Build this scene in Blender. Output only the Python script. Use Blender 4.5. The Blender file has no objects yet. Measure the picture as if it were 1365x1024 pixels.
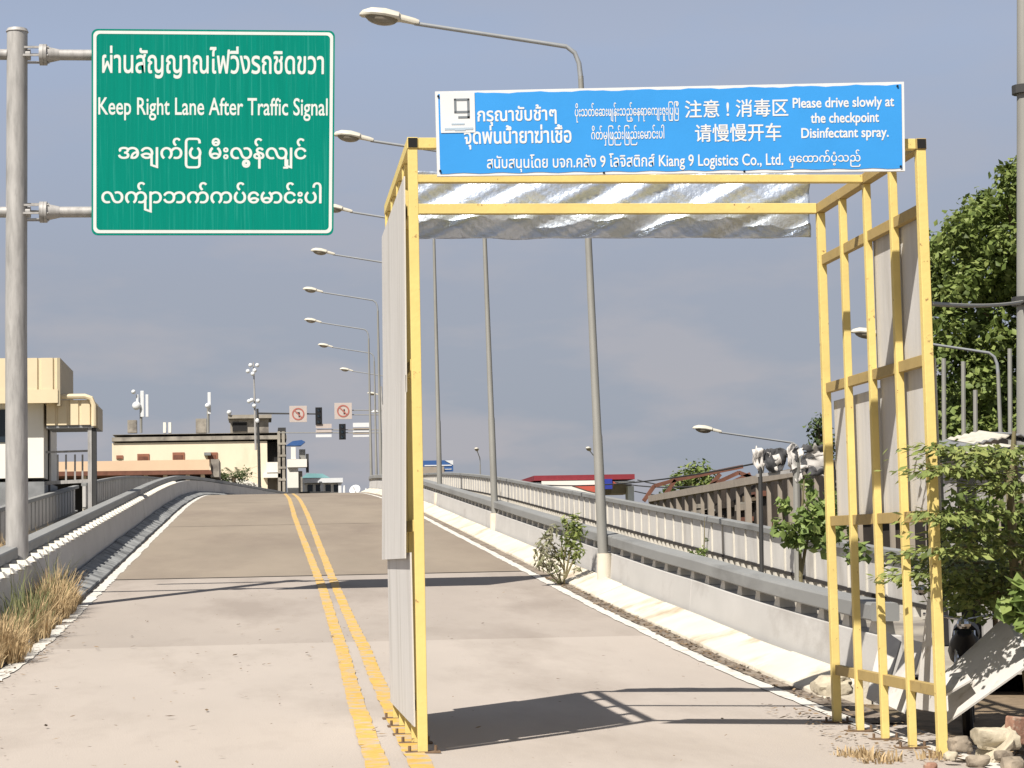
import bpy, bmesh, math, random
import numpy as np
from mathutils import Vector, Matrix, Euler

S = bpy.context.scene
COL = S.collection
rad = math.radians

# ------------------------------------------------------------------ camera
CAM_Z, YAW, PITCH, ROLL, F_PX, W_PX, H_PX = 1.31, 6.7, 4.72, 1.2, 2860.0, 1365.0, 1024.0
fw = Vector((math.sin(rad(YAW)) * math.cos(rad(PITCH)), math.cos(rad(YAW)) * math.cos(rad(PITCH)), math.sin(rad(PITCH))))
r0 = Vector((math.cos(rad(YAW)), -math.sin(rad(YAW)), 0.0))
u0 = r0.cross(fw)
RT = r0 * math.cos(rad(ROLL)) - u0 * math.sin(rad(ROLL))
UP = u0 * math.cos(rad(ROLL)) + r0 * math.sin(rad(ROLL))
CAM = Vector((0, 0, CAM_Z))
cam = bpy.data.cameras.new("camera")
cam.sensor_width = 36.0
cam.lens = 36.0 * F_PX / W_PX
cam.clip_start = 0.1
cam.clip_end = 6000.0
camo = bpy.data.objects.new("camera", cam)
COL.objects.link(camo)
camo.matrix_world = Matrix(((RT.x, UP.x, -fw.x, CAM.x), (RT.y, UP.y, -fw.y, CAM.y), (RT.z, UP.z, -fw.z, CAM.z), (0, 0, 0, 1)))
S.camera = camo

# ------------------------------------------------------------------ light
SUN_EL, SUN_AZ = 50.5, 36.5          # shadows fall 36.5 degrees to the right of straight ahead
sd = Vector((math.sin(rad(SUN_AZ)) * math.cos(rad(SUN_EL)), math.cos(rad(SUN_AZ)) * math.cos(rad(SUN_EL)), -math.sin(rad(SUN_EL))))
sun = bpy.data.lights.new("sun", 'SUN')
sun.energy = 5.0
sun.angle = rad(0.55)
sun.color = (1.0, 0.94, 0.85)
suno = bpy.data.objects.new("sun", sun)
COL.objects.link(suno)
suno.rotation_euler = sd.to_track_quat('-Z', 'Y').to_euler()
suno.location = (-20, -20, 40)

world = bpy.data.worlds.new("World")
S.world = world
world.use_nodes = True
wn, wl = world.node_tree.nodes, world.node_tree.links
wn.clear()
SKY_STRENGTH = 0.1
out = wn.new('ShaderNodeOutputWorld')
bg = wn.new('ShaderNodeBackground')
bg.inputs[1].default_value = SKY_STRENGTH
sky = wn.new('ShaderNodeTexSky')
sky.sky_type = 'NISHITA'
sky.sun_disc = False
sky.sun_elevation = rad(SUN_EL)
sky.sun_rotation = rad(180 + SUN_AZ)
sky.dust_density = 4.0
sky.air_density = 1.2
tc = wn.new('ShaderNodeTexCoord')
mp = wn.new('ShaderNodeMapping')
mp.inputs['Scale'].default_value = (7.0, 7.0, 22.0)
wl.new(tc.outputs['Generated'], mp.inputs[0])
nz = wn.new('ShaderNodeTexNoise')
nz.inputs['Scale'].default_value = 1.3
nz.inputs['Detail'].default_value = 5.0
nz.inputs['Roughness'].default_value = 0.52
wl.new(mp.outputs[0], nz.inputs['Vector'])
rp = wn.new('ShaderNodeValToRGB')
rp.color_ramp.elements[0].position = 0.47
rp.color_ramp.elements[1].position = 0.62
wl.new(nz.outputs[0], rp.inputs[0])
# thin overcast veil in front of the blue sky, warmer puffs low down
sep = wn.new('ShaderNodeSeparateXYZ')
wl.new(tc.outputs['Generated'], sep.inputs[0])
el = wn.new('ShaderNodeMapRange')
el.inputs['From Min'].default_value = 0.0
el.inputs['From Max'].default_value = 1.0
wl.new(sep.outputs['Z'], el.inputs['Value'])
veil = wn.new('ShaderNodeValToRGB')
k = 1.0 / SKY_STRENGTH
veil.color_ramp.elements[0].color = (0.225, 0.250, 0.292, 1)
veil.color_ramp.elements[1].color = (0.085, 0.092, 0.108, 1)  # unseen zenith darkened to cut the fill light and deepen shadows
for pos_, c_ in ((0.13, (0.240, 0.262, 0.320, 1)), (0.235, (0.255, 0.303, 0.408, 1)), (0.5, (0.15, 0.165, 0.20, 1))):
    e_ = veil.color_ramp.elements.new(pos_)
    e_.color = c_
wl.new(el.outputs[0], veil.inputs[0])
puff = wn.new('ShaderNodeMix'); puff.data_type = 'RGBA'
puff.inputs['B'].default_value = (0.322, 0.306, 0.326, 1)
mul = wn.new('ShaderNodeMath'); mul.operation = 'MULTIPLY'
low = wn.new('ShaderNodeMapRange')
low.inputs['From Min'].default_value = 0.0; low.inputs['From Max'].default_value = 0.2
low.inputs['To Min'].default_value = 0.85; low.inputs['To Max'].default_value = 0.15
wl.new(sep.outputs['Z'], low.inputs['Value'])
wl.new(rp.outputs[0], mul.inputs[0]); wl.new(low.outputs[0], mul.inputs[1])
wl.new(mul.outputs[0], puff.inputs['Factor'])
wl.new(veil.outputs[0], puff.inputs['A'])
sc_ = wn.new('ShaderNodeVectorMath'); sc_.operation = 'SCALE'
sc_.inputs['Scale'].default_value = k
wl.new(puff.outputs['Result'], sc_.inputs[0])
mixs = wn.new('ShaderNodeMix'); mixs.data_type = 'RGBA'
mixs.inputs['Factor'].default_value = 0.93
wl.new(sky.outputs[0], mixs.inputs['A'])
wl.new(sc_.outputs[0], mixs.inputs['B'])
wl.new(mixs.outputs['Result'], bg.inputs[0])
wl.new(bg.outputs[0], out.inputs[0])

S.view_settings.view_transform = 'Standard'
S.view_settings.look = 'None'
S.view_settings.gamma = 1.0
S.view_settings.use_curve_mapping = False
S.view_settings.exposure = 0.585

# ------------------------------------------------------------------ helpers
def ray(px, py):
    return fw + RT * ((px - W_PX / 2) / F_PX) - UP * ((py - H_PX / 2) / F_PX)

def U(px, py, Y):
    """the point of the place that stands at distance Y along the road"""
    d = ray(px, py)
    return CAM + d * (Y / d.y)

def road_z(y):
    if y < 12: return 0.0
    if y < 32: return .062 * (y - 12) ** 2 / 40
    if y < 70: return .62 + .062 * (y - 32)
    if y < 250:
        t = y - 70
        return 2.976 + .062 * t - .062 / 200 * t * t
    if y < 330:
        return 2.976 + .062 * 180 - .062 / 200 * 32400 - .0496 * (y - 250)
    return 0.0

def road_x(y):
    return 0.0 if y < 105 else (y - 105) ** 2 / 750.0

def fall(x, y):
    """cross fall of the road to its right edge at the foot of the ramp"""
    f = min(1.0, max(0.0, (28.0 - y) / 11.0))
    return -0.145 * f * min(1.35, max(0.0, (x - 1.1) / 3.6))

def gz(x, y):
    return road_z(y) + fall(x, y)

class MB:
    def __init__(s):
        s.v, s.f = [], []
    def add(s, vs, fs):
        n = len(s.v)
        s.v.extend([tuple(p) for p in vs])
        s.f.extend([tuple(i + n for i in f) for f in fs])
        return s
    def box(s, x0, x1, y0, y1, z0, z1, m=None):
        vs = [Vector(p) for p in ((x0, y0, z0), (x1, y0, z0), (x1, y1, z0), (x0, y1, z0), (x0, y0, z1), (x1, y0, z1), (x1, y1, z1), (x0, y1, z1))]
        if m is not None: vs = [m @ p for p in vs]
        return s.add(vs, [(0, 3, 2, 1), (4, 5, 6, 7), (0, 1, 5, 4), (1, 2, 6, 5), (2, 3, 7, 6), (3, 0, 4, 7)])
    def beam(s, a, b, w, h, up=(0, 0, 1), open_ends=False):
        a, b = Vector(a), Vector(b)
        d = (b - a).normalized()
        side = d.cross(Vector(up)).normalized()
        u = side.cross(d)
        vs = []
        for p in (a, b):
            for sx, sz in ((-1, -1), (1, -1), (1, 1), (-1, 1)):
                vs.append(p + side * (sx * w / 2) + u * (sz * h / 2))
        fs = [(0, 1, 5, 4), (1, 2, 6, 5), (2, 3, 7, 6), (3, 0, 4, 7)]
        if not open_ends: fs += [(3, 2, 1, 0), (4, 5, 6, 7)]
        return s.add(vs, fs)
    def tube(s, pts, r, n=10, caps=True):
        pts = [Vector(p) for p in pts]
        rs = r if isinstance(r, (list, tuple)) else [r] * len(pts)
        vs, fs = [], []
        ref = None
        for i, p in enumerate(pts):
            d = (pts[min(i + 1, len(pts) - 1)] - pts[max(i - 1, 0)]).normalized()
            if ref is None:
                ref = Vector((0, 0, 1)) if abs(d.z) < .9 else Vector((1, 0, 0))
            a = (ref - d * ref.dot(d)).normalized(); b = d.cross(a); ref = a
            for j in range(n):
                t = 2 * math.pi * j / n
                vs.append(p + (a * math.cos(t) + b * math.sin(t)) * rs[i])
        for i in range(len(pts) - 1):
            for j in range(n):
                k2 = (j + 1) % n
                fs.append((i * n + j, i * n + k2, (i + 1) * n + k2, (i + 1) * n + j))
        if caps:
            fs.append(tuple(range(n - 1, -1, -1))); fs.append(tuple((len(pts) - 1) * n + j for j in range(n)))
        return s.add(vs, fs)
    def ell(s, c, rx, ry, rz, n=14, m=8, jit=0, rnd=None, mat=None, zcut=None):
        vs, fs = [], []
        for i in range(m + 1):
            ph = math.pi * i / m - math.pi / 2
            for j in range(n):
                t = 2 * math.pi * j / n
                q = 1 + (rnd.uniform(-jit, jit) if rnd else 0)
                z = math.sin(ph)
                if zcut is not None: z = max(z, zcut)
                p = Vector((rx * q * math.cos(ph) * math.cos(t), ry * q * math.cos(ph) * math.sin(t), rz * q * z))
                if mat is not None: p = mat @ p
                vs.append(Vector(c) + p)
        for i in range(m):
            for j in range(n):
                k2 = (j + 1) % n
                fs.append((i * n + j, i * n + k2, (i + 1) * n + k2, (i + 1) * n + j))
        return s.add(vs, fs)
    def prism(s, poly, d):
        """poly: list of Vectors, d: extrusion Vector"""
        n = len(poly)
        d = Vector(d)
        vs = [Vector(p) for p in poly] + [Vector(p) + d for p in poly]
        fs = [tuple(range(n - 1, -1, -1)), tuple(range(n, 2 * n))] + [(i, (i + 1) % n, n + (i + 1) % n, n + i) for i in range(n)]
        return s.add(vs, fs)
    def sweep(s, prof, ys, zf=None, closed=True):
        """a cross section (x, height) carried along the road"""
        n = len(prof); vs, fs = [], []
        for y in ys:
            for x, h in prof:
                vs.append((x + road_x(y), y, (zf(x, y) if zf else road_z(y)) + h))
        for i in range(len(ys) - 1):
            for j in range(n if closed else n - 1):
                k2 = (j + 1) % n
                fs.append((i * n + j, (i + 1) * n + j, (i + 1) * n + k2, i * n + k2))
        if closed:
            fs.append(tuple(range(n))); fs.append(tuple((len(ys) - 1) * n + j for j in range(n - 1, -1, -1)))
        return s.add(vs, fs)
    def build(s, name, mat, parent=None, smooth=False, bevel=0.0, local=False):
        me = bpy.data.meshes.new(name)
        off = Vector((0, 0, 0))
        if parent is not None and not local:
            off = parent.location.copy()
            q = parent.parent
            while q is not None:
                off += q.location; q = q.parent
        me.from_pydata([(p[0] - off.x, p[1] - off.y, p[2] - off.z) for p in s.v], [], s.f)
        bm = bmesh.new(); bm.from_mesh(me)
        bmesh.ops.recalc_face_normals(bm, faces=bm.faces)
        bm.to_mesh(me); bm.free()
        me.materials.append(mat)
        if smooth:
            me.polygons.foreach_set("use_smooth", [True] * len(me.polygons))
            try: me.set_sharp_from_angle(angle=rad(40))
            except Exception: pass
        o = bpy.data.objects.new(name, me)
        COL.objects.link(o)
        if parent is not None: o.parent = parent
        if bevel:
            b = o.modifiers.new("bevel", 'BEVEL'); b.width = bevel; b.segments = 2; b.limit_method = 'ANGLE'
        return o

def tag(o, label, cat, group=None, kind=None):
    o['label'] = label; o['category'] = cat
    if group: o['group'] = group
    if kind: o['kind'] = kind
    return o

def thing(name, label, cat, loc=(0, 0, 0), group=None):
    o = bpy.data.objects.new(name, None)
    o.empty_display_size = .3
    COL.objects.link(o); o.location = loc
    return tag(o, label, cat, group)

def struct(o):
    o['kind'] = 'structure'; return o

KIDS = {}
def copy_tree(o, parent=None):
    c = o.copy(); COL.objects.link(c)
    if parent is not None: c.parent = parent
    for ch in [q for q in bpy.data.objects if q.parent == o]:
        copy_tree(ch, c)
    return c

# ------------------------------------------------------------------ materials
ALB = 0.74
def mat(name, col, rough=.7, metal=0.0, var=.12, scale=3.0, col2=None, fac2=(.5, .65), scale2=None, bump=0.0, bscale=40.0, stretch=None, trans=0.0, island=0.0, spec=.4, hue2=None):
    col = tuple(c * ALB for c in col)
    col2 = None if col2 is None else tuple(c * ALB for c in col2)
    hue2 = None if hue2 is None else tuple(c * ALB for c in hue2)
    m = bpy.data.materials.new(name); m.use_nodes = True
    n, l = m.node_tree.nodes, m.node_tree.links
    b = n['Principled BSDF']
    b.inputs['Roughness'].default_value = rough
    b.inputs['Metallic'].default_value = metal
    b.inputs['Specular IOR Level'].default_value = spec
    t = n.new('ShaderNodeTexCoord')
    vec = t.outputs['Object']
    if stretch:
        mpp = n.new('ShaderNodeMapping'); mpp.inputs['Scale'].default_value = stretch
        l.new(vec, mpp.inputs[0]); vec = mpp.outputs[0]
    nz = n.new('ShaderNodeTexNoise'); nz.inputs['Scale'].default_value = scale; nz.inputs['Detail'].default_value = 6; nz.inputs['Roughness'].default_value = .6
    l.new(vec, nz.inputs['Vector'])
    mr = n.new('ShaderNodeMapRange'); mr.inputs['From Min'].default_value = .3; mr.inputs['From Max'].default_value = .7
    mr.inputs['To Min'].default_value = 1 - var; mr.inputs['To Max'].default_value = 1 + var
    l.new(nz.outputs[0], mr.inputs['Value'])
    val = mr.outputs[0]
    if island:
        g = n.new('ShaderNodeNewGeometry')
        mi = n.new('ShaderNodeMapRange'); mi.inputs['To Min'].default_value = 1 - island; mi.inputs['To Max'].default_value = 1 + island
        l.new(g.outputs['Random Per Island'], mi.inputs['Value'])
        mm = n.new('ShaderNodeMath'); mm.operation = 'MULTIPLY'
        l.new(val, mm.inputs[0]); l.new(mi.outputs[0], mm.inputs[1]); val = mm.outputs[0]
    base = n.new('ShaderNodeVectorMath'); base.operation = 'SCALE'
    base.inputs[0].default_value = col
    l.new(val, base.inputs['Scale'])
    res = base.outputs[0]
    if col2 is not None:
        n2 = n.new('ShaderNodeTexNoise'); n2.inputs['Scale'].default_value = scale2 or scale * .4; n2.inputs['Detail'].default_value = 8; n2.inputs['Roughness'].default_value = .65
        l.new(vec, n2.inputs['Vector'])
        m2 = n.new('ShaderNodeMapRange'); m2.inputs['From Min'].default_value = fac2[0]; m2.inputs['From Max'].default_value = fac2[1]
        l.new(n2.outputs[0], m2.inputs['Value'])
        mx = n.new('ShaderNodeMix'); mx.data_type = 'RGBA'
        mx.inputs['B'].default_value = (*col2, 1)
        l.new(m2.outputs[0], mx.inputs['Factor']); l.new(res, mx.inputs['A']); res = mx.outputs['Result']
    if island and hue2 is not None:
        g2 = n.new('ShaderNodeNewGeometry')
        m3 = n.new('ShaderNodeMath'); m3.operation = 'POWER'; m3.inputs[1].default_value = 2.0
        l.new(g2.outputs['Random Per Island'], m3.inputs[0])
        mx2 = n.new('ShaderNodeMix'); mx2.data_type = 'RGBA'; mx2.inputs['B'].default_value = (*hue2, 1)
        l.new(m3.outputs[0], mx2.inputs['Factor']); l.new(res, mx2.inputs['A']); res = mx2.outputs['Result']
    l.new(res, b.inputs['Base Color'])
    if bump:
        n3 = n.new('ShaderNodeTexNoise'); n3.inputs['Scale'].default_value = bscale; n3.inputs['Detail'].default_value = 6
        l.new(t.outputs['Object'], n3.inputs['Vector'])
        bu = n.new('ShaderNodeBump'); bu.inputs['Strength'].default_value = bump; bu.inputs['Distance'].default_value = .02
        l.new(n3.outputs[0], bu.inputs['Height']); l.new(bu.outputs[0], b.inputs['Normal'])
    if trans:
        tr = n.new('ShaderNodeBsdfTranslucent'); l.new(res, tr.inputs['Color'])
        ms = n.new('ShaderNodeMixShader'); ms.inputs[0].default_value = trans
        l.new(b.outputs[0], ms.inputs[1]); l.new(tr.outputs[0], ms.inputs[2])
        l.new(ms.outputs[0], n['Material Output'].inputs[0])
    return m

M = {}
M['road'] = mat('apron concrete', (.525, .465, .415), .85, var=.06, scale=.55, col2=(.425, .37, .325), fac2=(.50, .68), scale2=.5, bump=.25, bscale=60, stretch=(1, .3, 1))
M['deck'] = mat('bridge deck concrete', (.33, .275, .215), .85, var=.10, scale=.5, col2=(.265, .215, .17), fac2=(.46, .68), scale2=.3, bump=.25, bscale=50, stretch=(1, .3, 1))
M['gutter_dark'] = mat('near black matte', (.035, .03, .028), .95, var=.3, scale=2.5)  # near black tone for the left gutter and the right parapet's bottom rail
M['toe_dark'] = mat('dark grey barrier foot', (.36, .37, .37), .9, var=.2, scale=2, col2=(.14, .145, .15), fac2=(.45, .6), scale2=1.6)  # left foot only: darker grey than the right one, with darker blotches
M['road_band'] = mat('older apron concrete', (.45, .395, .35), .85, var=.07, scale=.55, col2=(.36, .31, .27), fac2=(.48, .66), scale2=.5, bump=.25, bscale=60, stretch=(1, .3, 1))
M['seam'] = mat('dark joint filler', (.09, .08, .07), .9)
M['repair'] = mat('patched concrete', (.43, .385, .345), .88, var=.1, scale=1.2, col2=(.5, .46, .41), fac2=(.5, .6), scale2=2.0)
M['white_line'] = mat('worn white road paint', (.78, .75, .69), .7, var=.08, col2=(.42, .37, .32), fac2=(.58, .66), scale2=3.5)
M['yellow_line'] = mat('worn yellow road paint', (.72, .45, .10), .75, var=.12, scale=5, col2=(.52, .445, .36), fac2=(.47, .62), scale2=6.0)
M['gutter'] = mat('dirty gutter concrete', (.30, .25, .20), .95, var=.3, scale=2.5, col2=(.17, .13, .10), fac2=(.45, .65), scale2=2)
M['soil'] = mat('dry dirt', (.27, .20, .13), .95, var=.3, scale=6, col2=(.16, .12, .07), fac2=(.5, .6), scale2=3, bump=.6, bscale=25)
M['ground'] = mat('bare ground', (.22, .18, .12), .95, var=.2, scale=.2, col2=(.12, .14, .06), fac2=(.45, .6), scale2=.08)
M['wall'] = mat('painted barrier concrete', (.625, .61, .59), .8, var=.07, scale=1.2, col2=(.45, .425, .40), fac2=(.53, .72), scale2=.9, bump=.12, stretch=(1, .5, 1))
M['toe'] = mat('limewashed barrier foot', (.80, .735, .61), .85, var=.09, scale=2, col2=(.50, .41, .30), fac2=(.53, .70), scale2=1.1, bump=.25)
M['rail'] = mat('grey barrier rail', (.31, .315, .31), .7, var=.1, scale=1.5, col2=(.19, .19, .185), fac2=(.55, .75), scale2=.8, stretch=(1, .3, 1))
M['block'] = mat('white spacer block', (.74, .70, .62), .8, var=.1, scale=4)
M['panel'] = mat('ribbed parapet panel', (.70, .68, .65), .8, var=.08, scale=2, col2=(.50, .475, .44), fac2=(.50, .68), scale2=1.2, stretch=(1, 1, .3))
M['galv'] = mat('galvanised steel', (.50, .485, .47), .55, metal=.15, var=.16, scale=7, col2=(.36, .35, .34), fac2=(.5, .68), scale2=5, stretch=(2, 2, .35))
M['galv_dark'] = mat('weathered galvanised steel', (.33, .325, .30), .6, metal=.15, var=.1, scale=4, stretch=(1, 1, .3))
M['arm'] = mat('lamp arm steel', (.42, .44, .46), .5, metal=.3, var=.08)
M['lamp'] = mat('lamp housing', (.74, .70, .60), .5, var=.06, scale=5)
M['lens'] = mat('lamp lens', (.34, .30, .24), .2, var=.06)
M['green'] = mat('green sign sheeting', (.001, .262, .195), .6, var=.08, scale=2.2, col2=(.035, .36, .29), fac2=(.54, .74), scale2=3.4, stretch=(9, 9, .16), spec=.05)
M['sign_white'] = mat('white sign lettering', (.82, .86, .83), .5, var=.03)
M['sign_back'] = mat('sign edge', (.30, .32, .30), .6)
M['blue'] = mat('blue vinyl banner', (.055, .365, .88), .5, var=.04, scale=2, spec=.15, bump=.12, bscale=5)
M['banner_white'] = mat('white vinyl', (.86, .88, .90), .5, var=.03)
M['logo_grey'] = mat('logo grey print', (.22, .25, .28), .6, var=.05)
M['logo_pale'] = mat('logo pale print', (.50, .62, .74), .6, var=.05)
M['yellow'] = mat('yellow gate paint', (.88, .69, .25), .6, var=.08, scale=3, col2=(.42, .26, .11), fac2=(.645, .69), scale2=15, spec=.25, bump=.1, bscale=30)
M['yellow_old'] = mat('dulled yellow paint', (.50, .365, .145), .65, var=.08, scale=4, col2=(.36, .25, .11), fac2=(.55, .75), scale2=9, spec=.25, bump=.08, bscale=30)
M['hole'] = mat('tube hollow', (.012, .012, .012), .9, var=0)
M['board'] = mat('grey cement board', (.70, .68, .655), .85, var=.06, scale=3, col2=(.56, .535, .50), fac2=(.5, .72), scale2=1.3, stretch=(3, 3, .4), bump=.06)
M['board_white'] = mat('fallen white cement board', (.68, .655, .62), .85, var=.08, scale=5, col2=(.44, .40, .34), fac2=(.58, .72), scale2=4)
M['foil'] = mat('silver foil', (.76, .85, 1.0), .42, metal=.72, var=.10, scale=9, bump=.4, bscale=30)
M['cream'] = mat('cream wall', (1.0, .87, .66), .85, var=.05, scale=.6, col2=(.80, .68, .50), fac2=(.56, .78), scale2=.4, stretch=(1, 1, .4))
M['cream_light'] = mat('white wall', (1.0, .97, .89), .8, var=.04, scale=.7)
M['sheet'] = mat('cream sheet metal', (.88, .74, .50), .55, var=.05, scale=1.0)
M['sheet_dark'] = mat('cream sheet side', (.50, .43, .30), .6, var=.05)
M['grey_conc'] = mat('weathered concrete', (.40, .365, .31), .9, var=.25, scale=.8, col2=(.20, .18, .16), fac2=(.5, .65), scale2=.6)
M['dark'] = mat('dark recess', (.025, .024, .024), .9, var=.2)
M['glass'] = mat('dark window glass', (.03, .045, .06), .12, var=.1)
M['redbrown'] = mat('red brown shutter', (.36, .15, .09), .8, var=.15)
M['orange_roof'] = mat('pale orange fascia', (.86, .62, .42), .7, var=.05, scale=.6)
M['rust'] = mat('rusty brown', (.20, .085, .055), .85, var=.25)
M['plate'] = mat('rusted foot plate', (.20, .13, .08), .85, var=.3, scale=20)
M['black'] = mat('black paint', (.012, .012, .014), .5, var=.1)
M['blackpole'] = mat('dark pole paint', (.05, .05, .05), .6, var=.1)
M['pale_sign'] = mat('pale sign face', (.62, .54, .50), .6, var=.05)
M['red_ring'] = mat('faded red ring', (.50, .16, .13), .6, var=.05)
M['teal'] = mat('teal roof', (.22, .44, .46), .7, var=.06)
M['bluepaint'] = mat('blue paint', (.045, .13, .36), .6, var=.08)
M['redroof'] = mat('red fascia', (.30, .035, .05), .6, var=.1)
M['bluelogo'] = mat('blue panel', (.03, .05, .36), .6)
M['pinkred'] = mat('red stripe', (.62, .12, .08), .6)
M['post_conc'] = mat('brown grey post', (.40, .345, .285), .85, var=.1)
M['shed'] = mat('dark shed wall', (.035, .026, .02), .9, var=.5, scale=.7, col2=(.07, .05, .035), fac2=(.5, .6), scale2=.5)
M['torn'] = mat('torn white vinyl', (.80, .76, .72), .7, var=.05, trans=.15)
M['torn_dark'] = mat('torn dark net', (.075, .075, .08), .8, var=.5, scale=9)
M['wood'] = mat('bark', (.20, .15, .10), .9, var=.25, scale=8)
M['stem'] = mat('green brown stem', (.22, .19, .10), .85, var=.2)
M['leaf'] = mat('dense leaf', (.19, .27, .065), .55, var=.25, scale=.7, trans=.3, island=.45, hue2=(.34, .40, .12), spec=.3)
M['leaf_dark'] = mat('dark leaf', (.075, .12, .04), .6, var=.2, scale=.7, trans=.2, island=.4, hue2=(.15, .20, .07))
M['leaf_fresh'] = mat('fresh leaf', (.22, .32, .085), .5, var=.15, trans=.3, island=.3, hue2=(.36, .44, .14))
M['leaf_layer'] = mat('yellow green leaf', (.21, .28, .075), .55, var=.2, trans=.3, island=.45, hue2=(.42, .46, .15))
M['leaf_pale'] = mat('dusty pale leaf', (.46, .43, .30), .8, var=.2, trans=.25, island=.3, hue2=(.20, .23, .10))
M['straw'] = mat('dry straw', (.80, .61, .35), .85, var=.2, trans=.25, island=.4, hue2=(.56, .40, .22))
M['grass_green'] = mat('grey green grass', (.25, .27, .12), .85, var=.2, trans=.25, island=.35)
M['tin'] = mat('pale tin sheet', (.72, .68, .58), .55, metal=.1, var=.12, scale=3, col2=(.45, .38, .3), fac2=(.58, .7), scale2=2)
M['tin_grey'] = mat('grey tin sheet', (.30, .31, .32), .6, metal=.2, var=.2)
M['rock'] = mat('rubble stone', (.36, .30, .23), .9, var=.3, scale=6, col2=(.2, .16, .12), fac2=(.5, .6), scale2=4, bump=.6, bscale=18)
M['rock_pale'] = mat('pale rubble stone', (.60, .53, .40), .9, var=.2, scale=6, bump=.6, bscale=18)
M['brick'] = mat('red brick', (.36, .20, .14), .9, var=.25, scale=14, col2=(.45, .36, .28), fac2=(.52, .62), scale2=12, bump=.4, bscale=30)
M['chrome'] = mat('chrome', (.7, .7, .72), .15, metal=1.0, var=.02)
M['cable'] = mat('cable', (.05, .05, .05), .7)
M['litter'] = mat('dead leaf litter', (.20, .13, .07), .95, var=.3, island=.5, hue2=(.34, .24, .14))

rnd = random.Random(7)
def frange(a, b, n): return [a + (b - a) * i / n for i in range(n + 1)]

# ------------------------------------------------------------------ setting: ground and road
g = MB()
N = 24
xs = [-1500, -400, -120, -40, 40, 120, 400, 1500]
ys = [-400, -50, 0, 60, 200, 500, 1200, 3500]
vs = [(x, y, -.42) for y in ys for x in xs]
fs = [(j * 8 + i, j * 8 + i + 1, (j + 1) * 8 + i + 1, (j + 1) * 8 + i) for j in range(7) for i in range(7)]
g.add(vs, fs)
struct(g.build('ground', M['ground']))

JOINT = 40.0
def sheet(name, x_list, ys, m, lift=0.0):
    s = MB(); n = len(x_list); vs, fs = [], []
    for y in ys:
        for x in x_list: vs.append((x + road_x(y), y, gz(x, y) + lift))
    for i in range(len(ys) - 1):
        for j in range(n - 1): fs.append((i * n + j, i * n + j + 1, (i + 1) * n + j + 1, (i + 1) * n + j))
    s.add(vs, fs)
    return struct(s.build(name, m, smooth=True))
RX = [-3.05, -2.0, -.8, .4, 1.1, 1.7, 2.5, 3.3, 4.1, 4.7, 5.0, 5.3]
road = sheet('road', RX, frange(-30, 27.0, 114), M['road'])
road2 = sheet('road', RX, frange(27.0, JOINT, 40), M['road_band'])
deck = sheet('bridge_road', RX, frange(JOINT, 250, 210), M['deck'], .004)
deck_joint = sheet('road_joint', RX, frange(JOINT - .05, JOINT + .04, 2), M['seam'], .009)
# transverse pour bands and hairline seams
for y0, y1 in ((62, 62.1), (84, 84.12)):
    sheet('road_seam', RX, frange(y0, y1, 2), M['repair'] if y0 < 40 else M['gutter'], .009)

def ragged_line(name, xf, w, y0, y1, m, step, jit, lift=.010, gaps=()):
    s = MB(); vs, fs = [], []
    y = y0; ys = []
    while y < y1: ys.append(y); y += step * (1 if y < 45 else 3)
    for y in ys:
        x = xf(y)
        a = x - w / 2 + rnd.uniform(-jit, jit); b = x + w / 2 + rnd.uniform(-jit, jit)
        for q in (a, b): vs.append((q + road_x(y), y, gz(q, y) + lift))
    for i in range(len(ys) - 1):
        if any(g0 < ys[i] < g1 for g0, g1 in gaps): continue
        fs.append((2 * i, 2 * i + 1, 2 * i + 3, 2 * i + 2))
    s.add(vs, fs)
    return struct(s.build(name, m))
lerp = lambda pts: (lambda y: float(np.interp(y, [p[0] for p in pts], [p[1] for p in pts])))
ragged_line('yellow_road_marking', lerp([(0, .62), (14, .72), (26, .93), (36, 1.0), (67, 1.0), (90, 1.12), (130, 1.15)]), .15, 3, 190, M['yellow_line'], .25, .008)
ragged_line('yellow_road_marking', lerp([(0, .95), (14, 1.0), (26, 1.2), (40, 1.25), (67, 1.43), (90, 1.52), (130, 1.55)]), .15, 3, 190, M['yellow_line'], .25, .008)
ragged_line('white_road_marking', lambda y: -2.78 if y > 22 else -2.78, .17, 3, 190, M['white_line'], .22, .022, gaps=((30.7, 31.0), (33.6, 33.9)))
ragged_line('white_road_marking', lambda y: 4.9, .16, 3, 190, M['white_line'], .22, .016)
# gutters beside the white lines
GY = frange(16, 250, 234)
def gutter(name, a, b, h0, h1, y0, m_='gutter'):
    s = MB(); s.sweep([(a, h0), (b, h1)], frange(y0, 250, int(250 - y0)), zf=gz, closed=False)
    return struct(s.build(name, M[m_]))
gutter('gutter', 4.985, 5.32, .014, .02, 17.5)
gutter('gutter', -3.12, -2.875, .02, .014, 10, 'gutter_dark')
# soil shoulders and walkways behind the barriers
def strip(name, prof, y0, y1, m, zf=gz):
    s = MB(); s.sweep(prof, frange(y0, y1, int(y1 - y0)), zf=zf, closed=False)
    return struct(s.build(name, m))
strip('shoulder_ground', [(5.28, -.03), (6.0, -.05), (7.5, -.10), (12, -.2)], -30, 21, M['soil'])
strip('shoulder_ground', [(-3.0, -.004), (-3.6, .0), (-5, -.05), (-9, -.2)], -30, 24, M['soil'])
strip('path', [(5.9, -.02), (5.9, .12), (8.62, .12), (8.62, -1.0), (8.62, -9.0)], 20.5, 249, M['grey_conc'])
strip('path', [(-3.65, .0), (-3.65, .06), (-6.12, .06), (-6.12, -1.0), (-6.12, -9.0)], 23.5, 249, M['grey_conc'])
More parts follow.
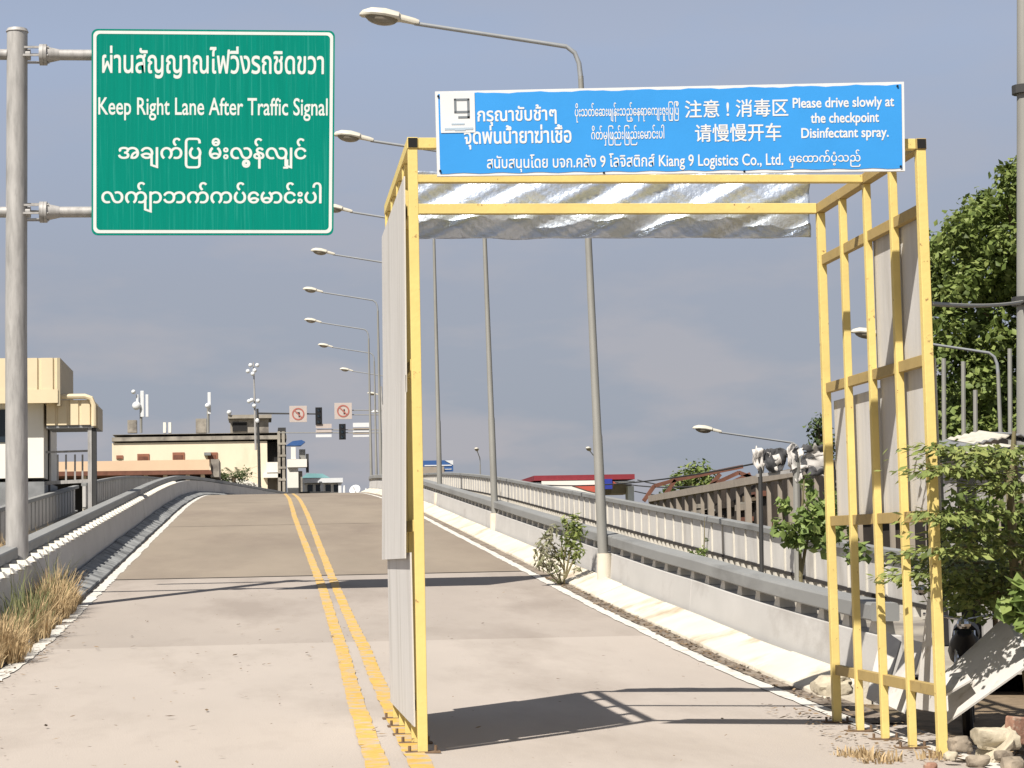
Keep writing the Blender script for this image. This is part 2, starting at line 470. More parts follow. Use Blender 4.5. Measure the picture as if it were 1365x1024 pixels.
# end slope of the walkways
# ------------------------------------------------------------------ barriers
def barrier(label, sgn, y0, y1, cuts):
    """sgn +1: right of the road, -1: the mirrored barrier on its left"""
    xs = (lambda x: x) if sgn > 0 else (lambda x: 2.25 - x)
    dh = 0.0 if sgn > 0 else .10
    t = thing('concrete_barrier', label, 'barrier', (xs(5.8), y0, gz(xs(5.8), y0)))
    foot = [(xs(5.15), -.05), (xs(5.17), .05), (xs(5.60), .21), (xs(5.62), -.05)]
    fo = MB()
    y = y0                       # laid in lengths with small gaps so that the joints show
    while y < y1 - .5:
        e = min(y + rnd.choice((2.2, 2.9, 3.5)), y1)
        dx = rnd.uniform(-.012, .012)
        fo.sweep([(a + dx, h + (rnd.uniform(-.012, .012) if i in (1, 2) else 0)) for i, (a, h) in enumerate(foot)], frange(y, e - .012, max(2, int((e - y)))), zf=gz)
        y = e
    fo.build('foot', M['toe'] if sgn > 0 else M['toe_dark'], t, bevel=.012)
    w = MB(); y = y0
    while y < y1 - .5:
        e = min(y + 8.75, y1)
        wt = .60 if sgn > 0 else .665
        w.sweep([(xs(5.61), -.3), (xs(5.69), wt + dh), (xs(5.92 if sgn > 0 else 6.12), wt + dh), (xs(5.92 if sgn > 0 else 6.12), -.3)], frange(y, e - .015, int(e - y) + 1), zf=gz)
        y = e
    w.build('wall', M['wall'], t, bevel=.008)
    edges = [y0] + list(cuts) + [y1]
    a0 = 5.64 if sgn > 0 else 5.90
    for a, b in zip(edges[:-1], edges[1:]):
        r = MB()
        r.sweep([(xs(a0 + .01), .73 + dh), (xs(a0), .745 + dh), (xs(a0), .875 + dh), (xs(a0 + .015), .90 + dh), (xs(a0 + .26), .90 + dh), (xs(a0 + .275), .875 + dh), (xs(a0 + .275), .745 + dh), (xs(a0 + .265), .73 + dh)], frange(a + .05, b - .05, max(3, int(b - a))), zf=gz)
        r.build('top_rail', M['rail'], t)
    y = y0 + .3; n = 0
    rest = MB()
    while y < (y1 - .3 if sgn > 0 else 88):
        z = gz(xs(5.8), y); rx = road_x(y)
        b = MB() if n < 96 else rest
        lw, hw = (.15, .07) if sgn > 0 else (.24, .13)
        x_in = 5.72 if sgn > 0 else 5.655
        # a wedge-shaped spacer, wider at its foot, with a sloped nose towards the road
        zb, zt = z + (.595 if sgn > 0 else .655) + dh, z + (.74 if sgn > 0 else .735) + dh
        xo = xs(5.90 if sgn > 0 else 6.08) + rx; xi = xs(x_in) + rx; xt = xs(x_in + (.02 if sgn > 0 else .06)) + rx
        vs = [(xi, y - lw, zb), (xi, y + lw, zb), (xo, y + lw, zb), (xo, y - lw, zb), (xt, y - hw, zt), (xt, y + hw, zt), (xo, y + hw, zt), (xo, y - hw, zt)]
        b.add(vs, [(0, 3, 2, 1), (4, 5, 6, 7), (0, 1, 5, 4), (1, 2, 6, 5), (2, 3, 7, 6), (3, 0, 4, 7)])
        if n < 96: b.build('spacer_block', M['block'], t)
        n += 1; y += .95
    if rest.v:
        o = rest.build('spacer_block', M['block'], t); o['kind'] = 'stuff'
    return t
rb = barrier('pale concrete ramp barrier right of the road with cream sloping foot and grey rail', 1, 19.6, 175, (34.6, 35.4, 52.2, 52.8, 69.9, 70.5))
lb = barrier('shaded concrete ramp barrier left of the road curving over the crest', -1, 14.0, 175, (33.0, 33.6))

def parapet(label, X, y0, y1, top, bot, low):
    t = thing('ribbed_parapet', label, 'parapet', (X, y0, gz(X, y0)))
    ysl = frange(y0, y1, int(y1 - y0))
    r = MB(); r.sweep([(X - .09, top - .10), (X - .09, top), (X + .09, top), (X + .09, top - .10)], ysl)
    r.build('top_rail', M['rail'], t, bevel=.01)
    r = MB(); r.sweep([(X - .05, bot - .05), (X - .05, bot), (X + .05, bot), (X + .05, bot - .05)], ysl)
    r.build('bottom_rail', M['gutter_dark'] if X > 0 else M['rail'], t)
    y = y0; n = 0; P = .95
    rest = MB(); rest2 = MB(); rest3 = MB()
    while y + P < y1:
        b = MB() if n < 98 else rest
        b.sweep([(X - .02, bot + .001), (X - .02, top - .10), (X + .03, top - .10), (X + .03, bot + .001)], [y + .05, y + P - .015])
        p = b.build('panel', M['panel'], t) if n < 98 else None
        f = MB() if n < 98 else rest3          # the raised fin at the joint of two panels
        f.sweep([(X - .048, bot + .001), (X - .046, top - .10), (X + .06, top - .10), (X + .06, bot + .001)], [y - .02, y + .025])
        if n < 98: f.build('fin', M['block'] if X > 0 else M['wall'], p)
        for q in (.12, .58):
            z = road_z(y + q); rx = road_x(y + q)
            c = MB() if n < 49 else rest2
            c.box(X - .06 + rx, X + .06 + rx, y + q, y + q + (.16 if X > 0 else .2), z + low, z + bot - .06)
            if n < 49: c.build('spacer_block', M['block'], t)
        n += 1; y += P
    if rest.v:
        rest.build('panel', M['panel'], t)['kind'] = 'stuff'
        rest3.build('fin', M['block'], t)['kind'] = 'stuff'
    if rest2.v:
        rest2.build('spacer_block', M['block'], t)['kind'] = 'stuff'
    return t
parapet('pale ribbed parapet beyond the right barrier, with white joints and dark top rail', 8.5, 23.0, 150, .95, .29, .11)
parapet('grey ribbed parapet left of the green sign mast, ending at the booth column', -6.0, 36, 71.0, 1.03, .22, .05)
parapet('grey ribbed parapet between the booth column and the crest of the ramp', -6.0, 74.0, 150, 1.03, .22, .05)

# ------------------------------------------------------------------ street lamps
def lamp_proto(name, label, group, H=8.65, thick=1.0):
    t = thing(name, label, 'street lamp', (0, 0, 0), group)
    pts = [(0, 0, 0), (0, 0, 2.4), (0, 0, 2.45), (0, 0, H - .2)]
    MB().tube(pts, [.095, .088, .078, .05], 12).build('pole', M['galv_dark'], t, smooth=True)
    p = [(0, 0, H - .25), (-.02, 0, H + .02), (-.09, 0, H + .2), (-.24, 0, H + .31)]
    for i in range(1, 7): p.append((-.24 - 2.75 * i / 6, 0, H + .31 + .43 * i / 6))
    MB().tube(p, [.05, .045, .042, .04] + [.036] * 6, 10).build('arm', M['arm'], t, smooth=True)
    b = Euler((0, rad(9), 0)).to_matrix()
    hd = MB()
    secs = [(.08, .05, .05, 0), (.0, .07, .07, 0), (-.14, .085, .075, .01), (-.26, .10, .085, .015), (-.30, .16, .11, .02), (-.55, .19, .13, .025), (-.8, .175, .115, .02), (-.95, .11, .07, .0), (-1.0, .03, .02, -.01)]
    n = 14; vs = []; fs = []
    for x, wy, hz, zo in secs:
        for j in range(n):
            a = 2 * math.pi * j / n
            z = math.sin(a) * hz
            if z < -.03: z = -.03 - (z + .03) * .0
            vs.append(b @ Vector((x, math.cos(a) * wy, z + zo)) + Vector((-2.99, 0, H + .76)))
    for i in range(len(secs) - 1):
        for j in range(n):
            fs.append((i * n + j, i * n + (j + 1) % n, (i + 1) * n + (j + 1) % n, (i + 1) * n + j))
    fs.append(tuple(range(n))); fs.append(tuple((len(secs) - 1) * n + j for j in range(n)))
    hd.add(vs, fs)
    head = hd.build('lamp_head', M['lamp'], t, smooth=True)
    ln = MB(); ln.ell((0, 0, 0), .30, .155, .13, 16, 10)
    ln.v = [tuple(b @ Vector((x - .60, y, min(z, 0) - .008)) + Vector((-2.99, 0, H + .76))) for x, y, z in ln.v]
    ln.build('lens', M['lens'], head, smooth=True)
    return t
GL = 'street lamps along the right barrier'
lamps = [(35.0, 10.36, 1.3), (52.5, 11.85, 1.0), (70.2, 12.96, .3), (87.7, 14.08, .2), (105, 14.72, .2), (122.5, 15.2, .2), (140, 15.55, .2), (157.5, 15.54, .2), (175, 15.13, .2)]
LBL = ['tallest and nearest street lamp on the right barrier, its head above the blue banner',
       'street lamp whose pole stands second behind the gate, head at the gate corner',
       'street lamp with thin pole right of the gate left post, head beside the green sign',
       'fourth street lamp of the row, hanging below the lower edge of the green sign',
       'fifth street lamp of the row, head farthest to the left under the green sign',
       'sixth street lamp of the row, small head in the sky left of the grey boards',
       'seventh street lamp of the row, small head lower in the sky towards the crest',
       'eighth street lamp of the row, tiny head above the traffic signals',
       'last and smallest street lamp of the row, beside the far signal mast']
proto = lamp_proto('street_lamp', LBL[0], GL)
for i, (y, hz, lean) in enumerate(lamps):
    o = proto if i == 0 else copy_tree(proto)
    o.location = ((5.57, 5.68)[i] if i < 2 else 5.79 + road_x(y), y, hz - 9.43)
    o.rotation_euler = (0, rad(-lean), 0)
    if i == 0: o.scale = (.92, 1, 1)
    o['label'] = LBL[i]
# other lamps along the roads beyond
far = [((1330, 485), 55, (1150, 450), 0, 'street lamp in front of the big tree, arm reaching left behind the gate boards'),
       ((1066, 600), 77, (948, 576), 0, 'pale street lamp above the torn white banners, arm reaching left'),
       ((796, 622), 150, (778, 604), 72, 'distant street lamp just left of the nearest lamp pole'),
       ((640, 620), 180, (620, 604), 80, 'distant tiny street lamp between the two thinner poles inside the gate')]
for (pp, y, hp, rz, lab) in far:
    o = copy_tree(proto); o['label'] = lab; o['group'] = 'street lamps on the roads beyond'
    p = U(pp[0], pp[1], y); hd = U(hp[0], hp[1], y)
    o.location = (p.x, y, hd.z - 9.40); o.rotation_euler = (0, 0, rad(rz)); o.scale = (1, 1, 1)

# pilaster bulge of the barrier at the nearest lamps
for i, y in enumerate((35.0, 52.5, 70.2)):
    b = MB(); z = gz(5.75, y)
    xq = (5.58, 5.68, 5.72)[i]
    b.tube([(xq, y, z + .08), (xq, y, z + .60)], [.13, .12], 12)
    b.build('lamp_socket', M['toe'], rb, smooth=True)

# ------------------------------------------------------------------ text
DG = None
def text_mesh(body, bold=0.0):
    cu = bpy.data.curves.new('lettering', 'FONT')
    cu.body = body; cu.size = 1.0; cu.offset = bold; cu.resolution_u = 4
    o = bpy.data.objects.new('lettering', cu); COL.objects.link(o)
    dg = bpy.context.evaluated_depsgraph_get()
    me = bpy.data.meshes.new_from_object(o.evaluated_get(dg))
    v = np.array([tuple(p.co) for p in me.vertices]); f = [tuple(p.vertices) for p in me.polygons]
    bpy.data.objects.remove(o); bpy.data.curves.remove(cu); bpy.data.meshes.remove(me)
    return v, f

class Face:
    """a flat sign face given by its four corners TL TR BR BL and the same corners in the photograph's measure"""
    def __init__(s, corners, px):
        s.c = [Vector(p) for p in corners]; s.px = px
        s.n = (s.c[1] - s.c[0]).cross(s.c[3] - s.c[0]).normalized()
        if s.n.y > 0: s.n = -s.n
    def uv(s, x, y):
        (x0, y0), (x1, y1), (x2, y2), (x3, y3) = s.px
        u = (x - x0) / (x1 - x0)
        top = y0 + (y1 - y0) * u; bot = y3 + (y2 - y3) * u
        return u, (y - top) / (bot - top)
    def at(s, u, v, d=0.0):
        a = s.c[0].lerp(s.c[1], u); b = s.c[3].lerp(s.c[2], u)
        return a.lerp(b, v) + s.n * d
    def text(s, body, x0, y0, x1, y1, m, parent, bold=0.0, d=.0012):
        v, f = text_mesh(body, 0.0)
        mn, mx = v.min(0) - bold, v.max(0) + bold
        # glyph pieces that touch are laid at slightly different depths
        comp = list(range(len(v)))
        def root(i):
            while comp[i] != i:
                comp[i] = comp[comp[i]]; i = comp[i]
            return i
        for q in f:
            for a in q[1:]: comp[root(a)] = root(q[0])
        order = {}
        lay = [order.setdefault(root(i), len(order)) % 5 for i in range(len(v))]
        ua, va = s.uv(x0, y0); ub, _ = s.uv(x1, y0); _, vb = s.uv(x0, y1)
        mb = MB()
        for k_, (sx, sy) in enumerate(((0, 0), (-1, 0), (1, 0), (0, -1), (0, 1), (-.7, -.7), (.7, .7), (-.7, .7), (.7, -.7)) if bold else ((0, 0),)):
            mb.add([s.at(ua + (ub - ua) * (p[0] + sx * bold - mn[0]) / (mx[0] - mn[0]), va + (vb - va) * (mx[1] - p[1] - sy * bold) / (mx[1] - mn[1]), d + k_ * .00018 + lay[i] * .00003) for i, p in enumerate(v)], f)
        return mb.build('lettering', m, parent)
    def quad(s, mb, u0, v0, u1, v1, d, th=.003):
        q = [s.at(u0, v0, d), s.at(u1, v0, d), s.at(u1, v1, d), s.at(u0, v1, d)]
        mb.prism(q, s.n * th)

# ------------------------------------------------------------------ green road sign and its mast
YS = 33.2
pole_b = U(23, 742, YS)
mast = thing('sign_mast', 'thick galvanised steel mast at the left edge carrying the green road sign on two arms', 'sign mast', (pole_b.x, YS, gz(-3.7, YS)))
topm = U(23, 43, YS); px_ = pole_b.x
MB().tube([(px_, YS, gz(-3.7, YS) - .2), (px_ - .01, YS, 5), (topm.x, YS, topm.z)], [.172, .165, .158], 24).build('pole', M['galv'], mast, smooth=True)
MB().tube([(topm.x, YS, topm.z), (topm.x, YS, topm.z + .05)], [.172, .15], 24).build('cap', M['galv'], mast, smooth=True)
TL, TR, BR, BL = U(122, 38.5, YS), U(446.5, 41, YS), U(444.5, 313.5, YS), U(122, 313.5, YS)
for py in (73, 283):
    a = U(23, py, YS); b_ = U(118, py + 1.0, YS)
    tb = MB()
    tb.tube([(a.x - 2.2, YS, a.z), (a.x - .15, YS, a.z)], .085, 14)
    xe = U(444, py, YS).x - .15
    tb.tube([(a.x + .62, YS, a.z), (xe, YS, a.z)], .085, 14)
    tb.build('arm', M['galv'], mast, smooth=True)
    fl = MB()
    fl.tube([(a.x + .12, YS, a.z), (a.x + .2, YS, a.z)], .09, 14)
    fl.tube([(a.x + .34, YS, a.z), (a.x + .40, YS, a.z)], .165, 18)
    fl.tube([(a.x + .405, YS, a.z), (a.x + .45, YS, a.z)], .165, 18)
    fl.tube([(a.x + .45, YS, a.z), (a.x + .64, YS, a.z)], [.13, .088], 14)
    for q in range(6):
        t_ = math.pi * q / 3 + .26
        dy, dz = math.cos(t_) * .135, math.sin(t_) * .135
        fl.beam((a.x + .10, YS + dy, a.z + dz), (a.x + .35, YS + dy, a.z + dz), .03, .03)
        fl.tube([(a.x + .32, YS + dy * 1.02, a.z + dz * 1.02), (a.x + .48, YS + dy * 1.02, a.z + dz * 1.02)], .016, 6)
    fl.build('flange', M['galv'], mast, smooth=True)

yF = YS - .16
def shiftY(p): return Vector((p.x, yF, p.z))
corners = [U(122, 38.5, yF), U(446.5, 41, yF), U(444.5, 313.5, yF), U(122, 313.5, yF)]
px4 = [(122, 38.5), (446.5, 41), (444.5, 313.5), (122, 313.5)]
gs = thing('road_sign', 'green road sign with four lines of white lettering in Thai, English and Burmese', 'road sign', tuple((corners[0] + corners[2]) / 2))
GF = Face(corners, px4)
def rrect(face, u0, v0, u1, v1, ru, rv, d, n=6):
    pts = []
    for (cu, cv, a0) in ((u1 - ru, v0 + rv, -90), (u1 - ru, v1 - rv, 0), (u0 + ru, v1 - rv, 90), (u0 + ru, v0 + rv, 180)):
        for i in range(n + 1):
            a = rad(a0 + 90 * i / n)
            pts.append(face.at(cu + ru * math.cos(a), cv + rv * math.sin(a), d))
    return pts
pb = MB(); pb.prism(rrect(GF, 0, 0, 1, 1, .025, .029, 0), -GF.n * .03); pb.build('panel', M['green'], gs)
bo = rrect(GF, .007, .009, .993, .991, .022, .026, .003); bi = rrect(GF, .020, .024, .980, .976, .016, .019, .003)
n = len(bo); br = MB(); br.add(bo + bi, [(i, (i + 1) % n, n + (i + 1) % n, n + i) for i in range(n)]); br.build('border', M['sign_white'], gs)
br = MB()
for q in (.1, .5, .9):
    a = GF.at(q, .06, -.03); b_ = GF.at(q, .94, -.03); br.beam(a + Vector((0, .03, 0)), b_ + Vector((0, .03, 0)), .05, .05, up=(0, 1, 0))
br.build('bracket', M['galv_dark'], gs)
GF.text("ผ่านสัญญาณไฟวิ่งรถชิดขวา", 136, 61, 432, 105, M['sign_white'], gs, .016)
GF.text("Keep Right Lane After Traffic Signal", 131, 130, 437.5, 161, M['sign_white'], gs, .012)
GF.text("အချက်ြပ မီးလွ့န်လျှင်", 157, 184, 409, 225, M['sign_white'], gs, .018)
GF.text("လက်ျာဘက်ကပ်ေမာင်းပါ", 135, 243, 430, 284, M['sign_white'], gs, .018)

# ------------------------------------------------------------------ the yellow gate
GX0, GX1, GY0, GY1, GH = 1.075, 4.745, 14.85, 17.65, 4.29
gate = thing('disinfection_gate', 'yellow steel tube gate clad with grey boards standing over the right lane', 'gate', (GX0, GY0, 0))
def post(x, y, w, top, plate=True, seam=None):
    z = gz(x, y)
    b = MB().beam((x, y, z), (x, y, top), w, w, up=(0, 1, 0))
    p = b.build('post', M['yellow'], gate, bevel=.004)
    if plate:
        c = MB().box(x - .12, x + .12, y - .06, y + .06, z, z + .012)
        for dx in (-.09, .09): c.tube([(x + dx, y, z), (x + dx, y, z + .05)], .011, 8)
        c.build('foot_plate', M['plate'], p)
    return p
PY = [GY0 + (GY1 - GY0) * i / 4 for i in range(5)]
for x in (GX0, GX1):
    for i, y in enumerate(PY):
        w = .068 if i in (0, 4) else .057
        post(x, y, w, GH - .085)
    # top rail, an open square tube running back: its hollow end shows
    r = MB().beam((x, GY0 - .04, GH - .045), (x, GY1 + .04, GH - .045), .075, .08)
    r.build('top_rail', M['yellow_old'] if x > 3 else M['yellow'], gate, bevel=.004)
    h = MB().box(x - .032, x + .032, GY0 - .0435, GY0 - .0415, GH - .079, GH - .011)
    h.build('tube_hole', M['hole'], gate)
    for k_, h in enumerate((3.78, 2.69, 1.57, .33)):
        for a, b_ in zip(PY[:-1], PY[1:]):
            pass
        r = MB().beam((x + (.012 if x > 3 else -.012), GY0 + .041, h + .0), (x + (.012 if x > 3 else -.012), GY1 - .041, h + .02), .05, .082)
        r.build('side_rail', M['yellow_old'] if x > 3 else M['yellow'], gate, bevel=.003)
for y, hh, zz in ((GY0, .075, GH - .045), (GY0 + 1.38, .06, GH - .047), (GY1, .085, GH - .045)):
    MB().beam((GX0 + .04, y, zz), (GX1 - .04, y, zz), .07, hh).build('cross_beam', M['yellow'], gate, bevel=.004)
# boards: left wall outside
def board(x, y0, y1, z0, z1, tilt=0.0, th=.010, m='board'):
    b = MB()
    q = [Vector((x + tilt, y0, z0)), Vector((x + tilt, y1, z0)), Vector((x, y1, z1)), Vector((x, y0, z1))]
    b.prism(q, (th, 0, 0))
    return b.build('wall_board', M[m], gate)
xl = GX0 - .062
board(xl, GY0 + .03, GY1 + .05, 2.50, 4.02, -.012)
board(xl - .016, GY0 + .03, GY1 + .10, 1.345, 2.62, -.022)
board(xl, GY0 + .02, GY1 - .02, .19, 1.385, .006)
xr = GX1 + .046
board(xr, GY0 + .05, GY0 + 1.42, 2.66, 3.80)
o_ = board(xr + .012, GY0 + .02, GY0 + 1.40, 1.55, 2.70)
board(xr + .012, GY0 + 1.41, GY1 - .02, 1.55, 2.60)
# hinge ears and stubs under the top rail
for y in PY[1:]:
    ears = MB(); ears.prism([Vector((GX0 - .02, y - .035, GH - .09)), Vector((GX0 - .02, y - .16, GH - .09)), Vector((GX0 - .02, y - .035, GH - .24))], (.035, 0, 0))
    ears.build('gusset', M['yellow'], gate)

# foil sheet hanging over the back beam
fs_ = thing('foil_sheet', 'crumpled silver foil sheet hanging over the back beam of the yellow gate', 'foil sheet', (GX0 + 1, GY1 + .08, GH))
nu, nv = 150, 34
x0_, x1_ = U(556, 300, GY1 + .08).x, U(1082, 300, GY1 + .08).x
rr = np.random.RandomState(5)
vs, fl = [], []
ph = rr.uniform(0, 6.28, 12)
for j in range(nv + 1):
    v = j / nv
    for i in range(nu + 1):
        u = i / nu
        z = GH + .28 - .555 * v + .03 * math.sin(u * 9 + 1) * max(0, .5 - v)
        w_ = u * 21 + (v - .5) * 5.5
        fold = .026 * math.sin(w_ + 1.3 * math.sin(u * 9 + ph[0])) + .014 * math.sin(2.3 * w_ + ph[1] + 3 * v)
        fold += .020 * abs(math.sin(u * 17 - v * 5 + ph[3])) + .008 * abs(math.sin(u * 41 + v * 13 + ph[2])) + .006 * abs(math.sin(u * 97 - v * 21 + ph[6]))
        fold *= .7 + .4 * abs(v - .5) * 2
        vs.append((x0_ + (x1_ - x0_) * u, GY1 + .10 + fold, z + .004 * math.sin(u * 31 + ph[4]) * v))
for j in range(nv):
    for i in range(nu):
        a = j * (nu + 1) + i
        fl.append((a, a + 1, a + nu + 2, a + nu + 1))
mbf = MB(); mbf.add(vs, fl)
fo_ = mbf.build('sheet', M['foil'], fs_, smooth=True)
sm = fo_.modifiers.new('thick', 'SOLIDIFY'); sm.thickness = .003

# blue banner
bc = [U(580, 122, GY0 - .09), U(1205, 109, GY0 - .09), U(1206.5, 228, GY0 - .09), U(583, 235, GY0 - .09)]
bpx = [(580, 122), (1205, 109), (1206.5, 228), (583, 235)]
ban = thing('banner', 'blue banner with white multilingual lettering fixed across the front of the yellow gate', 'banner', tuple((bc[0] + bc[2]) / 2))
BF = Face(bc, bpx)
b = MB(); BF.quad(b, 0, 0, 1, 1, -.03, .03); b.build('backing', M['banner_white'], ban)
# the vinyl is laced over the edge, a little uneven
b = MB(); nn = 60
top = [BF.at(.006 + .988 * i / nn, .032 + .006 * math.sin(i * .9) + .004 * math.sin(i * 2.3), .003) for i in range(nn + 1)]
bot = [BF.at(.006 + .988 * i / nn, .970 + .006 * math.sin(i * 1.3 + 1), .003) for i in range(nn + 1)]
b.add(top + bot, [(i, i + 1, nn + 2 + i, nn + 1 + i) for i in range(nn)])
b.build('vinyl', M['blue'], ban)
for body, x0, y0, x1, y1, bold in (
    ("กรุณาขับช้าๆ", 634, 141, 738, 169, .02),
    ("จุดพ่นน้ำยาฆ่าเชื้อ", 616, 168, 757, 200, .02),
    ("สนับสนุนโดย บจก.คลัง 9 โลจิสติกส์ Kiang 9 Logistics Co., Ltd.", 645, 207, 1039, 230.5, .014),
    ("မှေထာက်ပံ့သည်", 1047, 201, 1144, 224, .014),
    ("ပိုးသတ်ေဆးဖျန်းသည့်ေနရာေကျးဇူးြပုြပီ", 762, 138, 900, 164, .012),
    ("ဂိတ်မှြဖည်းြဖည်းေမာင်းပါ", 783, 168, 880, 195, .012),
    ("注意 ! 消毒区", 908, 134, 1047, 158, .012),
    ("请慢慢开车", 921, 166, 1037, 190, .012),
    ("Please drive slowly at", 1053, 131, 1191, 149, .022),
    ("the checkpoint", 1077, 151, 1170, 169, .022),
    ("Disinfectant spray.", 1064, 171, 1183, 189, .022)):
    # lettering follows the slight rise of the banner
    BF.text(body, x0, y0, x1, y1, M['banner_white'], ban, bold, .0042)
lg = MB()
def bq(mb, xa, ya, xb, yb, d, th=.002):
    ua, va = BF.uv(xa, ya); ub, vb = BF.uv(xb, yb); BF.quad(mb, ua, va, ub, vb, d, th)
lgo = bq(lg, 586, 125, 631, 177, .005) or lg.build('logo', M['banner_white'], ban)
l2 = MB()
for q in ((604, 132, 607, 151), (604, 132, 624, 134.5), (621, 132, 624, 158), (604, 148.5, 624, 151), (609, 155.5, 624, 158)): bq(l2, *q, .0075)
l2.build('logo_mark', M['logo_grey'], lgo)
l3 = MB()
bq(l3, 591, 171, 628, 173.2, .0075); bq(l3, 600, 165, 617, 166.6, .0075); bq(l3, 604, 173.6, 618, 174.6, .0075)
l3.build('logo_line', M['logo_pale'], lgo)
l4 = MB()
for u_, v_ in ((.985, .05), (.99, .95), (.006, .06), (.006, .94), (.35, .985), (.65, .985)):
    l4.tube([BF.at(u_, v_, .004), BF.at(u_, v_, .012)], .008, 8)
l4.build('eyelet', M['hole'], ban)

# ------------------------------------------------------------------ background left
def face_box(mb, x0, y0, x1, y1, Y, depth, front=0.0):
    """box whose front face covers the given span at distance Y"""
    a, b_ = U(x0, y1, Y), U(x1, y0, Y)
    mb.box(min(a.x, b_.x), max(a.x, b_.x), Y + front, Y + depth, min(a.z, b_.z), max(a.z, b_.z))
    return mb

YB = 62.0
bth = thing('checkpoint_booth', 'cream checkpoint booth with corrugated canopies behind the green sign mast', 'booth', tuple(U(40, 690, YB)))
w = face_box(MB(), -260, 538, 58, 642, YB + .6, 4); w.build('wall', M['cream_light'], bth)
w = face_box(MB(), -260, 642, 59, 800, YB + .58, 4); w.build('plinth', M['tin_grey'], bth)
def corrug(mb, x0, y0, x1, y1, Y, depth, pitch, amp=.02):
    a, b_ = U(x0, y1, Y), U(x1, y0, Y)
    xa, xb, za, zb = a.x, b_.x, a.z, b_.z
    n = int((xb - xa) / pitch); pts = []
    for i in range(n):
        x = xa + (xb - xa) * i / n; p = (xb - xa) / n
        pts += [(x, 0), (x + p * .72, 0), (x + p * .78, amp), (x + p * .94, amp)]
    pts.append((xb, 0))
    poly = [Vector((x, Y + dy, za)) for x, dy in pts] + [Vector((xb, Y + depth, za)), Vector((xa, Y + depth, za))]
    mb.prism(poly, (0, 0, zb - za))
c = MB(); corrug(c, -260, 477, 76, 540, YB, 4.4, .42, .05); c.build('canopy', M['sheet'], bth)
c = face_box(MB(), -260, 519, 77, 541, YB - .03, .02, 0); c.build('canopy_trim', M['sheet'], bth)
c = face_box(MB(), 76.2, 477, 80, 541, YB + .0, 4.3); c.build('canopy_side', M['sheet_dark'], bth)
c = MB(); corrug(c, 62, 533, 124, 567, YB + .35, 2.0, .28, .04); c.build('porch_canopy', M['sheet'], bth)
a = U(62, 529, YB + .3); b_ = U(125, 529, YB + .3)
zc = U(124, 540, YB + .3)
c = MB(); c.tube([(a.x, YB + .3, a.z), (b_.x - .25, YB + .3, a.z), (b_.x - .08, YB + .3, a.z - .06), (b_.x, YB + .3, a.z - .25), (b_.x, YB + .3, U(124, 567, YB).z)], .075, 8)
c.build('porch_trim', M['sheet'], bth, smooth=True)
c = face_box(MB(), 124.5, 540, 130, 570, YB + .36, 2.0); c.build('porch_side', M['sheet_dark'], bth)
c = face_box(MB(), 62, 566, 130, 571, YB + .4, 1.9); c.build('porch_soffit', M['tin_grey'], bth)
c = face_box(MB(), 117.5, 570, 122, 720, YB + .45, .12); c.build('column', M['galv'], bth)
c = face_box(MB(), 122.2, 570, 128, 720, YB + .47, .3); c.build('column', M['blackpole'], bth)
c = face_box(MB(), 59, 570, 66, 655, YB + 1.8, .3); c.build('column', M['blackpole'], bth)
c = face_box(MB(), -5, 546, 9, 590, YB + .57, .06); c.build('window', M['glass'], bth)
rr_ = MB()
a, b_ = U(60, 603, YB + 1.2), U(120, 601, YB + 1.2); rr_.beam(a, b_, .05, .06)
a, b_ = U(60, 644, YB + 1.2), U(120, 641, YB + 1.2); rr_.beam(a, b_, .05, .1)
for x in (67, 77, 88, 100, 110): rr_.beam(U(x, 643, YB + 1.22), U(x, 606, YB + 1.22), .05, .05, up=(0, 1, 0))
rr_.build('railing', M['galv'], bth)

YA = 190.0
ab = thing('apartment_block', 'long cream apartment block with weathered parapet, red shutters and rooftop antennas', 'building', tuple(U(260, 660, YA)))
w = face_box(MB(), 151, 588, 356, 900, YA, 12); w.build('wall', M['cream'], ab)
w = MB()
face_box(w, 149, 580, 382, 588.5, YA - .22, 12.5); face_box(w, 150, 576.5, 372, 580, YA - .2, 12.2)
w.build('parapet', M['grey_conc'], ab)
for x0, y0, x1, y1 in ((183, 605, 199, 615), (230, 603, 246, 614), (277, 603, 290, 616), (155, 607, 164, 612)):
    f = face_box(MB(), x0, y0, x1, y1, YA - .08, .06).build('window', M['redbrown'], ab)
    face_box(MB(), x0 + 1.5, y0 + 3.5, x1 - 2.5, y1, YA - .12, .03).build('shutter', M['rust'], f)
face_box(MB(), 272, 603, 281, 607, YA - .9, .9).build('awning', M['tin_grey'], ab)
# balcony end
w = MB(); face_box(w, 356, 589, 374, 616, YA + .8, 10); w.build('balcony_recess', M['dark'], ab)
w = MB(); face_box(w, 355.5, 616, 371, 630, YA - .3, 4); face_box(w, 351, 631, 374, 637, YA - .4, 4); w.build('balcony', M['cream_light'], ab)
w = MB(); face_box(w, 372, 570, 381, 690, YA + .2, 8); w.build('stair_wall', M['blackpole'], ab)
w = MB()
for x in (371, 377): face_box(w, x, 575, x + 2.4, 690, YA - .4, .5)
for y in (590, 606, 622, 638): face_box(w, 371, y, 381, y + 3, YA - .45, .3)
w.build('balcony_frame', M['grey_conc'], ab)
w = face_box(MB(), 357, 637, 374, 690, YA + .9, 6); w.build('ground_floor', M['grey_conc'], ab)
w = MB(); face_box(w, 307, 558, 358, 577, YA + 1, 5); face_box(w, 304, 552.5, 362, 558, YA + .5, 6); w.build('roof_hut', M['grey_conc'], ab)
face_box(MB(), 310, 563, 329, 575, YA + .9, .15).build('roof_hut_opening', M['dark'], ab)
